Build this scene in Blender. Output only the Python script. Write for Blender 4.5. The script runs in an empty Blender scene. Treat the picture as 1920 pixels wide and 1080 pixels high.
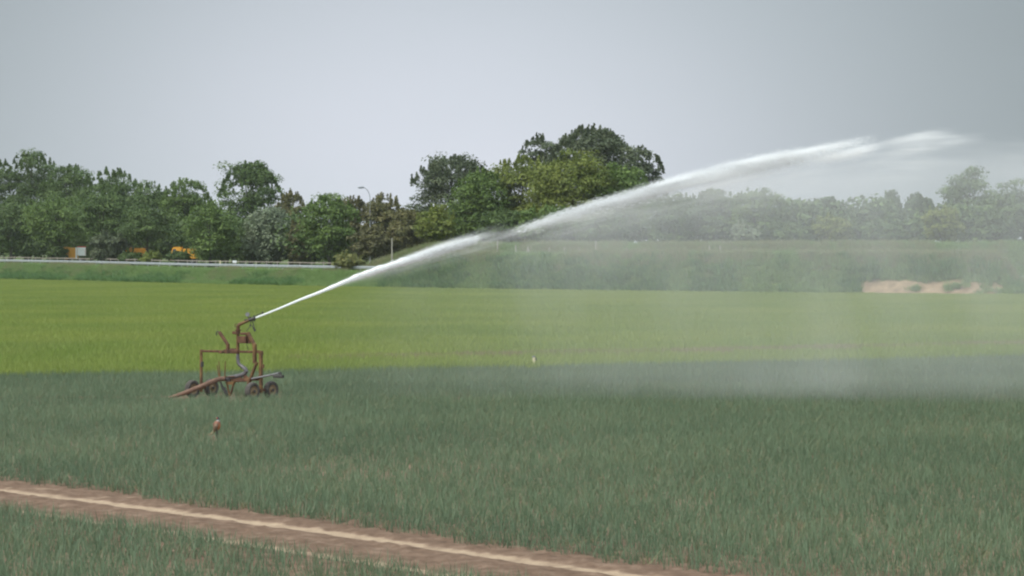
import bpy, math, random
import numpy as np
from mathutils import Vector, Matrix

# ------------------------------------------------------------------ camera, sky, sun
sc = bpy.context.scene
F, HZ, CH = 4550.0, 470.0, 4.2        # focal length in photo pixels, horizon row, camera height
cam = bpy.data.objects.new('camera', bpy.data.cameras.new('camera'))
sc.collection.objects.link(cam); sc.camera = cam
cam.data.sensor_width = 36.0
cam.data.lens = 36.0 * F / 1920.0
cam.data.clip_end = 6000
cam.location = (0, 0, CH)
cam.rotation_euler = (math.radians(90) - math.atan((540 - HZ) / F), 0, 0)
cam.data.dof.use_dof = False

SUN_EL, SUN_AZ = math.radians(48), math.radians(-118)     # high, behind the camera's left shoulder
world = bpy.data.worlds.new('World'); sc.world = world; world.use_nodes = True
nt = world.node_tree; nt.nodes.clear()
def N(t, ty, **kw):
    n = t.nodes.new(ty)
    for k, v in kw.items(): setattr(n, k, v)
    return n
def mth(t, op, a, b=None, c=None, clamp=False):
    n = N(t, 'ShaderNodeMath', operation=op); n.use_clamp = clamp
    for i, v in enumerate((a, b, c)):
        if v is None: continue
        if isinstance(v, (int, float)): n.inputs[i].default_value = v
        else: t.links.new(v, n.inputs[i])
    return n.outputs[0]
def sstep(t, v, a, b):
    n = N(t, 'ShaderNodeMapRange', interpolation_type='SMOOTHSTEP')
    t.links.new(v, n.inputs[0])
    n.inputs[1].default_value = a; n.inputs[2].default_value = b
    n.inputs[3].default_value = 0; n.inputs[4].default_value = 1
    return n.outputs[0]
def build_world():
    t = nt
    sky = N(t, 'ShaderNodeTexSky', sky_type='NISHITA', sun_disc=False)
    sky.sun_elevation = SUN_EL; sky.sun_rotation = SUN_AZ
    sky.air_density = 1.0; sky.dust_density = 4.0; sky.ozone_density = 1.5
    tc = N(t, 'ShaderNodeTexCoord')
    sep = N(t, 'ShaderNodeSeparateXYZ'); t.links.new(tc.outputs['Generated'], sep.inputs[0])
    x, y, z = sep.outputs
    # bright cloud break ahead; rain cloud plus painted-in lens vignetting darken around it
    az = mth(t, 'ARCTAN2', x, y)
    noi = N(t, 'ShaderNodeTexNoise'); noi.inputs['Scale'].default_value = 5.0; noi.inputs['Detail'].default_value = 4.0
    mp = N(t, 'ShaderNodeMapping'); mp.inputs['Scale'].default_value = (1, 1, 2.5); mp.inputs['Location'].default_value = (3.1, .4, 1.2)
    t.links.new(tc.outputs['Generated'], mp.inputs[0]); t.links.new(mp.outputs[0], noi.inputs[0])
    nz = mth(t, 'SUBTRACT', noi.outputs[0], 0.5)
    a1 = mth(t, 'DIVIDE', mth(t, 'ADD', az, 0.03), 0.185)
    e1 = mth(t, 'DIVIDE', mth(t, 'SUBTRACT', z, 0.026), 0.13)
    r2 = mth(t, 'ADD', mth(t, 'MULTIPLY', a1, a1), mth(t, 'MULTIPLY', e1, e1))
    r2 = mth(t, 'ADD', r2, mth(t, 'MULTIPLY', nz, 0.45))
    brk_vig = mth(t, 'POWER', 2.718, mth(t, 'MULTIPLY', mth(t, 'MAXIMUM', r2, 0.0), -1.0))
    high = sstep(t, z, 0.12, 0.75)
    back = sstep(t, y, 0.6, -0.6)  # unseen sky overhead and behind the camera, raised to light jet and fields
    val = mth(t, 'ADD', mth(t, 'MULTIPLY', brk_vig, CLOUD_VIGNETTE), CLOUD_BASE)
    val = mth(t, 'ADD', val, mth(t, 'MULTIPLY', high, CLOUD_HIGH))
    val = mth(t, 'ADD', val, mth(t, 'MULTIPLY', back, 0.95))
    val = mth(t, 'ADD', val, mth(t, 'MULTIPLY', nz, 0.10))
    mixc = N(t, 'ShaderNodeMix', data_type='RGBA')
    t.links.new(brk_vig, mixc.inputs[0])
    mixc.inputs[6].default_value = (0.86, 1.0, 1.06, 1); mixc.inputs[7].default_value = (0.94, 0.985, 1.10, 1)
    vm = N(t, 'ShaderNodeVectorMath', operation='SCALE')
    t.links.new(mixc.outputs[2], vm.inputs[0]); t.links.new(mth(t, 'MULTIPLY', val, 10.0), vm.inputs[3])
    mx = N(t, 'ShaderNodeMix', data_type='RGBA'); mx.inputs[0].default_value = 0.93
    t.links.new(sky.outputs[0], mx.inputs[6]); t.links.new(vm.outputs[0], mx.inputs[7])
    bg = N(t, 'ShaderNodeBackground'); bg.inputs[1].default_value = 0.1
    out = N(t, 'ShaderNodeOutputWorld')
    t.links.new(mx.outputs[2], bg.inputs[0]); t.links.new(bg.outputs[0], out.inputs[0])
CLOUD_VIGNETTE, CLOUD_BASE, CLOUD_HIGH = 0.47, 0.33, 0.72
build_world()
sd = bpy.data.lights.new('sun', 'SUN'); sd.energy = 2.8; sd.angle = math.radians(9); sd.color = (1, 0.95, 0.86)
sun = bpy.data.objects.new('sun', sd); sc.collection.objects.link(sun)
_d = Vector((math.sin(SUN_AZ) * math.cos(SUN_EL), math.cos(SUN_AZ) * math.cos(SUN_EL), math.sin(SUN_EL)))
sun.rotation_euler = _d.to_track_quat('Z', 'Y').to_euler(); sun.location = (-40, -40, 60)
sc.view_settings.view_transform = 'Standard'; sc.view_settings.look = 'None'
sc.view_settings.exposure = 0.0; sc.view_settings.gamma = 1.0
try: sc.view_settings.use_curve_mapping = False
except Exception: pass
cy = sc.cycles
cy.max_bounces = 10; cy.diffuse_bounces = 4; cy.glossy_bounces = 2; cy.transmission_bounces = 3; cy.transparent_max_bounces = 8
cy.volume_bounces = 6; cy.volume_max_steps = 128
cy.caustics_reflective = False; cy.caustics_refractive = False
cy.filter_width = 2.2
cy.use_denoising = True
try: cy.denoiser = 'OPENIMAGEDENOISE'
except Exception: pass

# ------------------------------------------------------------------ helpers
rs = np.random.RandomState(7)
def P(px, py, Y):
    """the point at depth Y that the photo shows at pixel (px, py)"""
    return np.array(((px - 960) / F * Y, Y, CH - (py - HZ) / F * Y))
def G(px, py):
    Y = F * CH / (py - HZ)
    return (px - 960) / F * Y, Y
def hash2(ix, iy, s=0):
    v = np.sin(ix * 127.1 + iy * 311.7 + s * 74.7) * 43758.5453
    return v - np.floor(v)
def vnoise(x, y, s=0):
    x = np.asarray(x, float); y = np.asarray(y, float)
    ix, iy = np.floor(x), np.floor(y); fx, fy = x - ix, y - iy
    fx = fx * fx * (3 - 2 * fx); fy = fy * fy * (3 - 2 * fy)
    a, b = hash2(ix, iy, s), hash2(ix + 1, iy, s); c, d = hash2(ix, iy + 1, s), hash2(ix + 1, iy + 1, s)
    return (a * (1 - fx) + b * fx) * (1 - fy) + (c * (1 - fx) + d * fx) * fy
def fbm(x, y, s=0, o=4):
    r, a, t = 0, 0.5, 0
    for i in range(o):
        r = r + a * vnoise(np.asarray(x) * 2 ** i, np.asarray(y) * 2 ** i, s + i); t += a; a *= .5
    return r / t
def ss(v, a, b):
    t = np.clip((np.asarray(v, float) - a) / (b - a), 0, 1); return t * t * (3 - 2 * t)

def mesh_obj(name, V, Fc, mat, parent=None, smooth=False, cols=None, mats=None, fmat=None):
    me = bpy.data.meshes.new(name)
    V = np.asarray(V, np.float32).reshape(-1, 3)
    if isinstance(Fc, np.ndarray):
        n, k = Fc.shape
        me.vertices.add(len(V)); me.vertices.foreach_set('co', V.ravel())
        me.loops.add(n * k); me.loops.foreach_set('vertex_index', Fc.astype(np.int32).ravel())
        me.polygons.add(n); me.polygons.foreach_set('loop_start', np.arange(0, n * k, k, dtype=np.int32))
        try: me.polygons.foreach_set('loop_total', np.full(n, k, dtype=np.int32))
        except Exception: pass
        me.update(calc_edges=True)
    else:
        me.from_pydata(V.tolist(), [], Fc); me.update()
    if cols is not None:
        a = me.color_attributes.new('col', 'FLOAT_COLOR', 'POINT')
        c = np.ones((len(V), 4), np.float32); c[:, :cols.shape[1]] = cols
        a.data.foreach_set('color', c.ravel())
    for m in (mats or [mat]): me.materials.append(m)
    if fmat is not None: me.polygons.foreach_set('material_index', np.asarray(fmat, np.int32))
    if smooth: me.polygons.foreach_set('use_smooth', np.ones(len(me.polygons), bool))
    o = bpy.data.objects.new(name, me); sc.collection.objects.link(o)
    if parent is not None:
        o.parent = parent
        o.matrix_parent_inverse = Matrix.Translation(-Vector(parent.location)) if parent.type == 'EMPTY' else Matrix.Identity(4)
    return o
def tag(o, label=None, cat=None, group=None, kind=None):
    if label: o['label'] = label
    if cat: o['category'] = cat
    if group: o['group'] = group
    if kind: o['kind'] = kind
    return o
def thing(name, label, cat, loc, group=None):
    o = bpy.data.objects.new(name, None); sc.collection.objects.link(o)
    o.location = tuple(float(v) for v in loc); o.empty_display_size = .2
    bpy.context.view_layer.update()
    return tag(o, label, cat, group)

class MB:
    """collects shapes (world coordinates) into one mesh"""
    def __init__(s): s.v = []; s.f = []
    def add(s, V, Fc):
        o = len(s.v); s.v += [tuple(map(float, p)) for p in V]; s.f += [tuple(i + o for i in q) for q in Fc]
    def bar(s, a, b, w, h=None, up=(0, 0, 1), ch=0.18):
        """chamfered square bar from a to b"""
        h = h or w; a = np.array(a, float); b = np.array(b, float)
        d = b - a; d /= np.linalg.norm(d); up = np.array(up, float)
        if abs(d @ up) > .97: up = np.array((0., 1., 0.))
        x = np.cross(d, up); x /= np.linalg.norm(x); y = np.cross(x, d)
        c = ch * min(w, h)
        pr = [(w/2-c, h/2), (w/2, h/2-c), (w/2, -h/2+c), (w/2-c, -h/2), (-w/2+c, -h/2), (-w/2, -h/2+c), (-w/2, h/2-c), (-w/2+c, h/2)]
        V = [a + x*p + y*q for p, q in pr] + [b + x*p + y*q for p, q in pr]
        Fc = [(i, i+8, (i+1) % 8 + 8, (i+1) % 8) for i in range(8)] + [tuple(range(8)), tuple(range(15, 7, -1))]
        s.add(V, Fc)
    def tube(s, pts, r, n=10, cap=True):
        pts = [np.array(p, float) for p in pts]; m = len(pts)
        r = [r] * m if isinstance(r, (int, float)) else list(r)
        V = []; ref = None
        for i, p in enumerate(pts):
            d = pts[min(i+1, m-1)] - pts[max(i-1, 0)]; d /= np.linalg.norm(d)
            if ref is None: ref = np.array((0, 0, 1.)) if abs(d[2]) < .9 else np.array((1., 0, 0))
            x = ref - d * (ref @ d); x /= np.linalg.norm(x); y = np.cross(d, x); ref = x
            for k in range(n):
                a = 2 * math.pi * k / n; V.append(p + (x * math.cos(a) + y * math.sin(a)) * r[i])
        Fc = [(i*n+k, i*n+(k+1) % n, (i+1)*n+(k+1) % n, (i+1)*n+k) for i in range(m-1) for k in range(n)]
        if cap: Fc += [tuple(range(n-1, -1, -1)), tuple(range((m-1)*n, m*n))]
        s.add(V, Fc)
    def lathe(s, c, axis, prof, n=20, cap=True):
        """prof = [(along, radius)] around axis through c"""
        c = np.array(c, float); d = np.array(axis, float); d /= np.linalg.norm(d)
        ref = np.array((0, 0, 1.)) if abs(d[2]) < .9 else np.array((1., 0, 0))
        x = np.cross(ref, d); x /= np.linalg.norm(x); y = np.cross(d, x)
        V = []
        for t, r in prof:
            for k in range(n):
                a = 2*math.pi*k/n; V.append(c + d*t + (x*math.cos(a) + y*math.sin(a)) * max(r, 1e-4))
        m = len(prof)
        Fc = [(i*n+k, i*n+(k+1) % n, (i+1)*n+(k+1) % n, (i+1)*n+k) for i in range(m-1) for k in range(n)]
        if cap: Fc += [tuple(range(n-1, -1, -1)), tuple(range((m-1)*n, m*n))]
        s.add(V, Fc)
    def box(s, c, sx, sy, sz, rz=0, ch=0.04):
        c = np.array(c, float); d = np.array((math.cos(rz), math.sin(rz), 0))
        s.bar(c - d*sx/2, c + d*sx/2, sy, sz, ch=ch)
    def prism(s, poly, n, th):
        """extrude a planar polygon (3-D points) along n by th"""
        poly = [np.array(p, float) for p in poly]; n = np.array(n, float); n /= np.linalg.norm(n); k = len(poly)
        V = [p - n*th/2 for p in poly] + [p + n*th/2 for p in poly]
        s.add(V, [tuple(range(k-1, -1, -1)), tuple(range(k, 2*k))] + [(i, (i+1) % k, (i+1) % k + k, i + k) for i in range(k)])
    def ball(s, c, rx, ry, rz, n=12):
        V = []; m = n // 2
        for i in range(m+1):
            t = math.pi * i / m
            for k in range(n):
                a = 2*math.pi*k/n
                V.append((c[0]+rx*math.sin(t)*math.cos(a), c[1]+ry*math.sin(t)*math.sin(a), c[2]+rz*math.cos(t)))
        s.add(V, [(i*n+k, i*n+(k+1) % n, (i+1)*n+(k+1) % n, (i+1)*n+k) for i in range(m) for k in range(n)])
    def build(s, name, mat, parent=None, smooth=False):
        o = mesh_obj(name, s.v, s.f, mat, parent)
        if smooth:
            for p in o.data.polygons: p.use_smooth = True
            try:
                import bmesh
                bm = bmesh.new(); bm.from_mesh(o.data)
                for e in bm.edges:
                    if len(e.link_faces) == 2 and e.calc_face_angle(0) > .7: e.smooth = False
                bm.to_mesh(o.data); bm.free()
            except Exception: pass
        return o

# ------------------------------------------------------------------ materials
def mat_new(name):
    m = bpy.data.materials.new(name); m.use_nodes = True
    t = m.node_tree; t.nodes.clear(); out = N(t, 'ShaderNodeOutputMaterial')
    return m, t, out
def ramp(t, fac, stops):
    n = N(t, 'ShaderNodeValToRGB')
    while len(n.color_ramp.elements) < len(stops): n.color_ramp.elements.new(.5)
    for e, (p, c) in zip(n.color_ramp.elements, stops): e.position = p; e.color = (*c, 1)
    t.links.new(fac, n.inputs[0]); return n.outputs[0]
def noise(t, scale, detail=4, coord='Object', sc3=None, rough=.55):
    tc = N(t, 'ShaderNodeTexCoord'); o = tc.outputs[coord]
    if sc3:
        mp = N(t, 'ShaderNodeMapping'); mp.inputs['Scale'].default_value = sc3
        t.links.new(o, mp.inputs[0]); o = mp.outputs[0]
    n = N(t, 'ShaderNodeTexNoise'); n.inputs['Scale'].default_value = scale
    n.inputs['Detail'].default_value = detail; n.inputs['Roughness'].default_value = rough
    t.links.new(o, n.inputs[0]); return n.outputs[0]
def mix(t, f, a, b, mode='MIX'):
    n = N(t, 'ShaderNodeMix', data_type='RGBA', blend_type=mode)
    for i, v in ((0, f), (6, a), (7, b)):
        if isinstance(v, (int, float)): n.inputs[i].default_value = v
        elif isinstance(v, tuple): n.inputs[i].default_value = (*v, 1)
        else: t.links.new(v, n.inputs[i])
    return n.outputs[2]
def surf(name, stops, scale=8, rough=.85, spec=.25, bump=0, metal=0, sc3=None, detail=5, stain=None):
    m, t, out = mat_new(name)
    f = noise(t, scale, detail, sc3=sc3)
    c = ramp(t, f, stops)
    if stain:
        c = mix(t, sstep(t, noise(t, stain[0], 4), stain[1], stain[2]), c, stain[3])
    b = N(t, 'ShaderNodeBsdfPrincipled')
    t.links.new(c, b.inputs['Base Color']); b.inputs['Roughness'].default_value = rough
    b.inputs['Specular IOR Level'].default_value = spec; b.inputs['Metallic'].default_value = metal
    if bump:
        bp = N(t, 'ShaderNodeBump'); bp.inputs['Strength'].default_value = bump; bp.inputs['Distance'].default_value = .02
        t.links.new(noise(t, scale*3, 4), bp.inputs['Height']); t.links.new(bp.outputs[0], b.inputs['Normal'])
    t.links.new(b.outputs[0], out.inputs[0]); return m
def leaf_mat(name, base, alt, transl=.3, var=.35, spec=.3, rough=.55, attr=True, inst=False, patch=None):
    """foliage: two leaf colours, varied per leaf (attribute) or per plant, a little light coming through"""
    m, t, out = mat_new(name); base = tuple(.87 * v for v in base); alt = tuple(.87 * v for v in alt)
    if attr:
        at = N(t, 'ShaderNodeAttribute', attribute_name='col'); sp = N(t, 'ShaderNodeSeparateColor'); t.links.new(at.outputs['Color'], sp.inputs[0])
        r, g = sp.outputs[0], sp.outputs[1]
    if inst:
        oi = N(t, 'ShaderNodeObjectInfo'); g2 = oi.outputs['Random']
        if attr: r = mth(t, 'ADD', mth(t, 'MULTIPLY', r, .6), mth(t, 'MULTIPLY', g2, .4))
        else: r = g2
        g = mth(t, 'FRACT', mth(t, 'MULTIPLY', g2, 13.7)) if not attr else g
    c = mix(t, r, base, alt)
    hv = N(t, 'ShaderNodeHueSaturation'); t.links.new(c, hv.inputs['Color'])
    t.links.new(mth(t, 'ADD', mth(t, 'MULTIPLY', g, 2*var), 1-var), hv.inputs['Value'])
    if patch:
        ge = N(t, 'ShaderNodeNewGeometry'); pn = N(t, 'ShaderNodeTexNoise'); pn.inputs['Scale'].default_value = patch[0]; pn.inputs['Detail'].default_value = 5
        t.links.new(ge.outputs['Position'], pn.inputs['Vector'])
        hv2 = N(t, 'ShaderNodeHueSaturation'); t.links.new(hv.outputs[0], hv2.inputs['Color'])
        f_ = sstep(t, pn.outputs[0], .3, .7)
        t.links.new(mth(t, 'ADD', mth(t, 'MULTIPLY', f_, 2*patch[1]), 1-patch[1]), hv2.inputs['Value'])
        t.links.new(mth(t, 'ADD', mth(t, 'MULTIPLY', f_, -.016), .508), hv2.inputs['Hue']); hv = hv2; hv_out = hv2.outputs[0]
    b = N(t, 'ShaderNodeBsdfPrincipled'); t.links.new(hv.outputs[0], b.inputs['Base Color'])
    b.inputs['Roughness'].default_value = rough; b.inputs['Specular IOR Level'].default_value = spec
    tr = N(t, 'ShaderNodeBsdfTranslucent'); t.links.new(hv.outputs[0], tr.inputs[0])
    ms = N(t, 'ShaderNodeMixShader'); ms.inputs[0].default_value = transl
    t.links.new(b.outputs[0], ms.inputs[1]); t.links.new(tr.outputs[0], ms.inputs[2])
    t.links.new(ms.outputs[0], out.inputs[0]); return m

M = {}
M['rust'] = surf('rusty_paint', [(.25, (.04, .022, .016)), (.5, (.095, .045, .026)), (.75, (.165, .085, .04))], 7, .8, .3, .3, stain=(3, .55, .75, (.07, .04, .03)))
M['ochre'] = surf('ochre_paint', [(.25, (.07, .036, .018)), (.55, (.15, .082, .032)), (.8, (.24, .145, .06))], 6, .7, .3, .2, stain=(4, .48, .66, (.08, .04, .024)))
M['dark_metal'] = surf('dark_metal', [(.3, (.018, .017, .017)), (.7, (.06, .052, .048))], 9, .55, .5)
M['grey_metal'] = surf('grey_metal', [(.3, (.14, .13, .14)), (.7, (.27, .26, .27))], 9, .45, .5, metal=.5)
M['galv'] = surf('galvanised_steel', [(.3, (.34, .36, .37)), (.7, (.48, .5, .51))], 3, .42, .5, metal=.35)
M['tyre'] = surf('tyre_rubber', [(.3, (.035, .031, .029)), (.7, (.1, .085, .075))], 9, .85, .3)
M['rim'] = surf('dusty_rim', [(.3, (.15, .1, .06)), (.7, (.27, .195, .12))], 10, .8, .2)
M['hose'] = surf('muddy_hose', [(.3, (.11, .06, .042)), (.7, (.2, .115, .08))], 5, .75, .3, sc3=(1, 1, 1))
M['grey_hose'] = surf('grey_hose', [(.3, (.065, .057, .06)), (.7, (.13, .115, .12))], 6, .38, .5)
M['wood'] = surf('weathered_wood', [(.3, (.2, .175, .14)), (.7, (.36, .32, .27))], 4, .9, .1, sc3=(6, 6, 1))
M['pale_post'] = surf('bleached_wood', [(.3, (.26, .24, .2)), (.7, (.4, .37, .31))], 4, .9, .1, sc3=(6, 6, 1))
M['stake'] = surf('pale_wood', [(.3, (.5, .42, .26)), (.7, (.66, .57, .38))], 9, .85, .15)
M['bark'] = surf('bark', [(.3, (.045, .038, .03)), (.7, (.12, .1, .08))], 2, .95, .1, .4)
M['orange'] = surf('orange_paint', [(.3, (.62, .27, .02)), (.7, (.72, .33, .03))], 3, .45, .4)
M['white'] = surf('white_paint', [(.3, (.72, .72, .7)), (.7, (.82, .82, .8))], 3, .5, .4)
M['red'] = surf('red_paint', [(.3, (.5, .05, .035)), (.7, (.6, .08, .05))], 3, .5, .4)
M['black'] = surf('black_rubber', [(.3, (.015, .015, .016)), (.7, (.03, .03, .03))], 3, .7, .3)
M['glass'] = surf('dark_glass', [(.3, (.03, .035, .04)), (.7, (.05, .055, .06))], 3, .08, .6)
M['lamp'] = surf('lamp_grey', [(.3, (.2, .21, .23)), (.7, (.3, .31, .33))], 3, .5, .4)
M['asphalt'] = surf('asphalt', [(.3, (.045, .045, .047)), (.7, (.07, .07, .07))], 20, .9, .2)
M['soil_field'] = surf('field_soil', [(.3, (.15, .1, .07)), (.7, (.25, .17, .12))], 5, .95, .1, .3)
M['wheat_soil'] = surf('wheat_soil', [(.3, (.1, .13, .03)), (.7, (.15, .16, .05))], .6, .95, .1)
M['ground'] = surf('rough_ground', [(.3, (.06, .085, .025)), (.7, (.12, .13, .05))], .25, .95, .1)
M['leek'] = leaf_mat('leek_leaf', (.122, .18, .097), (.17, .222, .138), .24, .16, .25, .6, True, True, (.16, .1))
M['leek_dry'] = leaf_mat('leek_dry', (.23, .215, .12), (.18, .195, .105), .2, .3, .2, .7, True, True)
M['wheat'] = leaf_mat('wheat_leaf', (.21, .285, .055), (.285, .325, .09), .35, .2, .3, .6, True, True, (.07, .07))
M['grass'] = leaf_mat('verge_grass', (.17, .3, .085), (.29, .36, .15), .35, .3, .2, .7, True, True)
M['pale_wheat'] = leaf_mat('worn_wheat', (.25, .225, .11), (.31, .265, .15), .3, .2, .2, .7, True, True)
M['straw'] = leaf_mat('seeding_grass', (.22, .24, .11), (.34, .31, .18), .35, .25, .2, .7, True, True)
M['nettle'] = leaf_mat('nettle_leaf', (.1, .2, .065), (.15, .25, .09), .3, .3, .3, .6, True, True)

# ------------------------------------------------------------------ terrain
EX = np.array((-170, -110, -73, -45, -19, 8, 32, 47, 75, 120.))
EY = np.array((475, 398, 347, 306, 271, 247.5, 231, 225, 216, 205.))
def yedge(X):
    r = 0
    for o in (-10, -5, 0, 5, 10): r = r + np.interp(np.asarray(X, float) + o, EX, EY)
    return r / 5
def zroad(X): return np.interp(X, (-120, -75, -60, -40, -17, 49, 100), (2.35, 2.15, 2.05, 1.82, 1.66, 1.0, .8))
def colpx(X, Y): return 960 + F * np.asarray(X) / Y
def height(X, Y):
    X = np.asarray(X, float); Y = np.asarray(Y, float); d = Y - yedge(X); px = colpx(X, Y)
    zr = zroad(X)
    base = zr * ss(d, 1.0, 11.0)
    mh = 3.45 * ss(px, 620, 830) * (1 - ss(px, 1860, 1930))
    mh = mh * (.93 + .12 * fbm(X * .12, Y * .12, 3))
    mound = mh * ss(d, .2, 5.5) * (1 - ss(d, 7.5, 13))
    bh = (4.5 - zr) * ss(px, 655, 840)
    far = bh * ss(d, 19.5, 26) * (.96 + .08 * fbm(X * .1, Y * .1, 8))
    far = far + .35 * ss(d, 20, 30) * (1 - ss(px, 655, 840))
    h = np.maximum(base, mound) + far
    return h + .12 * (fbm(X * .5, Y * .5, 5) - .5) * ss(d, 0.5, 3)
def locate(px, d):
    """world X, Y of the spot on photo column px, d metres behind the field's far edge"""
    X = 0.
    for _ in range(60): X = .5 * X + .5 * (px - 960) / F * (float(yedge(X)) + d)
    return X, float(yedge(X)) + d

def grid_sheet(name, us, vs, fn, mat, cols=None, **kw):
    U, Vv = np.meshgrid(us, vs); X, Y, Z = fn(U, Vv)
    nu, nv = len(us), len(vs)
    V = np.stack([X, Y, Z], -1).reshape(-1, 3)
    i = np.arange(nu - 1)[None] + np.arange(nv - 1)[:, None] * nu; i = i.ravel()
    Fc = np.stack([i, i + 1, i + 1 + nu, i + nu], -1)
    return mesh_obj(name, V, Fc, mat, smooth=True, cols=None if cols is None else cols(U, Vv).reshape(-1, 3), **kw)

g = grid_sheet('ground', np.linspace(-3000, 3000, 41), np.linspace(-300, 4500, 41), lambda U, V: (U, V, U * 0 - .08), M['ground'])
tag(g, 'flat rough farmland under and around the fields', 'ground', kind='structure')

# leek / wheat boundary
_b = [G(x_, y_ + 11) for x_, y_ in ((0, 698), (500, 691), (1000, 682), (1500, 672), (1920, 661))]
BX = np.array([-60] + [q[0] for q in _b] + [60]); BY = np.array([64] + [q[1] for q in _b] + [116])
def ybound(X): return np.interp(X, BX, BY)
lf = grid_sheet('leek_field', np.linspace(-60, 60, 60), np.linspace(0, 1, 60), lambda U, V: (U, 8 + (ybound(U) - 8) * V, U * 0), M['soil_field'])
tag(lf, 'brown soil of the leek field', 'field', kind='structure')
wf = grid_sheet('wheat_field', np.linspace(-160, 110, 120), np.linspace(0, 1, 60), lambda U, V: (U, ybound(U) + (yedge(U) + .6 - ybound(U)) * V, U * 0), M['wheat_soil'])
tag(wf, 'green ground of the cereal field beyond the leeks', 'field', kind='structure')

# bank, verge and road shelf behind the field
def bank_mat():
    m, t, out = mat_new('bank_turf')
    at = N(t, 'ShaderNodeAttribute', attribute_name='col'); sp = N(t, 'ShaderNodeSeparateColor'); t.links.new(at.outputs['Color'], sp.inputs[0])
    grass = ramp(t, noise(t, .5, 5), [(.3, (.055, .1, .03)), (.7, (.12, .14, .05))])
    soil = ramp(t, noise(t, 1.4, 6), [(.3, (.17, .12, .075)), (.7, (.31, .225, .145))])
    f = mth(t, 'ADD', mth(t, 'MULTIPLY', sp.outputs[0], .95), mth(t, 'MULTIPLY', mth(t, 'SUBTRACT', noise(t, .9, 5, sc3=(1, 1, 2)), .5), 1.2))
    c = mix(t, sstep(t, f, .35, .6), grass, soil)
    b = N(t, 'ShaderNodeBsdfPrincipled'); t.links.new(c, b.inputs['Base Color']); b.inputs['Roughness'].default_value = .95
    b.inputs['Specular IOR Level'].default_value = .1
    t.links.new(b.outputs[0], out.inputs[0]); return m
def soilmask(X, Y):
    d = Y - yedge(X); px = colpx(X, Y)
    return ss(px, 1590, 1640) * (1 - ss(px, 1890, 1935)) * (1 - ss(d, 2.0, 2.9))
def bf(U, V):
    Y = yedge(U) + V; return U, Y, height(U, Y)
bk = grid_sheet('embankment', np.linspace(-165, 115, 420), np.concatenate([np.linspace(.3, 30, 70), np.linspace(32, 200, 25)]), bf, bank_mat(),
                cols=lambda U, V: np.stack([soilmask(U, yedge(U) + V), U * 0, U * 0], -1))
tag(bk, 'grassy verge and bank along the far edge of the fields', 'bank', kind='structure')
rd = grid_sheet('road', np.linspace(-160, 110, 260), np.linspace(12.8, 18.8, 4), lambda U, V: (U, yedge(U) + V, height(U, yedge(U) + V) + .09 * 1.0), M['asphalt'])
tag(rd, 'asphalt road behind the crash barrier', 'road', kind='structure')

# ------------------------------------------------------------------ track of two wheel ruts in the leeks
T0 = np.array(G(0, 921)); T1 = np.array(G(1250, 1081)); TD = (T1 - T0) / np.linalg.norm(T1 - T0); TN = np.array((-TD[1], TD[0]))
if TN[1] < 0: TN = -TN
def track_uv(X, Y): return (X - T0[0]) * TD[0] + (Y - T0[1]) * TD[1], (X - T0[0]) * TN[0] + (Y - T0[1]) * TN[1]
def bend(u): return .35 * np.sin(u * .16 + 1.0) - .35 * math.sin(1.0) + .12 * (fbm(u * .4, u * 0 + 3, 2) - .5)
RUT2 = -1.75
def track_mat():
    m, t, out = mat_new('track_soil')
    at = N(t, 'ShaderNodeAttribute', attribute_name='col'); sp = N(t, 'ShaderNodeSeparateColor'); t.links.new(at.outputs['Color'], sp.inputs[0])
    dirt = ramp(t, noise(t, 3.5, 8, rough=.7), [(.25, (.08, .05, .035)), (.5, (.15, .097, .068)), (.75, (.24, .165, .12))])
    dry = ramp(t, noise(t, 5, 8, rough=.7), [(.25, (.25, .175, .12)), (.7, (.43, .32, .225))])
    f = mth(t, 'ADD', sp.outputs[0], mth(t, 'MULTIPLY', mth(t, 'SUBTRACT', noise(t, 3, 5), .5), .9))
    c = mix(t, sstep(t, f, .3, .78), dirt, dry)
    c = mix(t, mth(t, 'MULTIPLY', sstep(t, noise(t, 22, 4), .62, .72), .55), c, (.07, .045, .032))
    b = N(t, 'ShaderNodeBsdfPrincipled'); t.links.new(c, b.inputs['Base Color']); b.inputs['Roughness'].default_value = .95
    b.inputs['Specular IOR Level'].default_value = .1
    bp = N(t, 'ShaderNodeBump'); bp.inputs['Strength'].default_value = .6; bp.inputs['Distance'].default_value = .03
    t.links.new(noise(t, 14, 6), bp.inputs['Height']); t.links.new(bp.outputs[0], b.inputs['Normal'])
    t.links.new(b.outputs[0], out.inputs[0]); return m
def rutf(v, u=0): return np.maximum(np.exp(-np.abs(v / .23) ** 2.6), .8 * np.exp(-np.abs((v - RUT2) / .22) ** 2.6))
def spur(u, v):
    """short pale scuffs leaving the far rut"""
    a = np.exp(-((v - (u - 1.8) * .62) / .16) ** 2) * ss(u, 1.8, 2.3) * (1 - ss(u, 2.8, 3.6))
    b = np.exp(-((v - (u + .6) * .5) / .14) ** 2) * ss(u, -.6, -.1) * (1 - ss(u, .6, 1.4))
    return .5 * np.maximum(a, b)
def tf(U, V):
    v = V + bend(U); X = T0[0] + TD[0]*U + TN[0]*v; Y = T0[1] + TD[1]*U + TN[1]*v
    z = .03 - .035 * rutf(V) + .07 * (fbm(X * 3, Y * 3, 4, 4) - .5) * (1 - .7 * rutf(V)) + .09 * np.maximum(fbm(X * 8, Y * 8, 14, 3) - .55, 0) * 1.1 * (1 - .85 * rutf(V))
    edge = ss(V, -3.6, -3.0) * (1 - ss(V, 2.4, 3.0))
    return X, Y, .004 + np.maximum(z, 0) * edge
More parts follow.
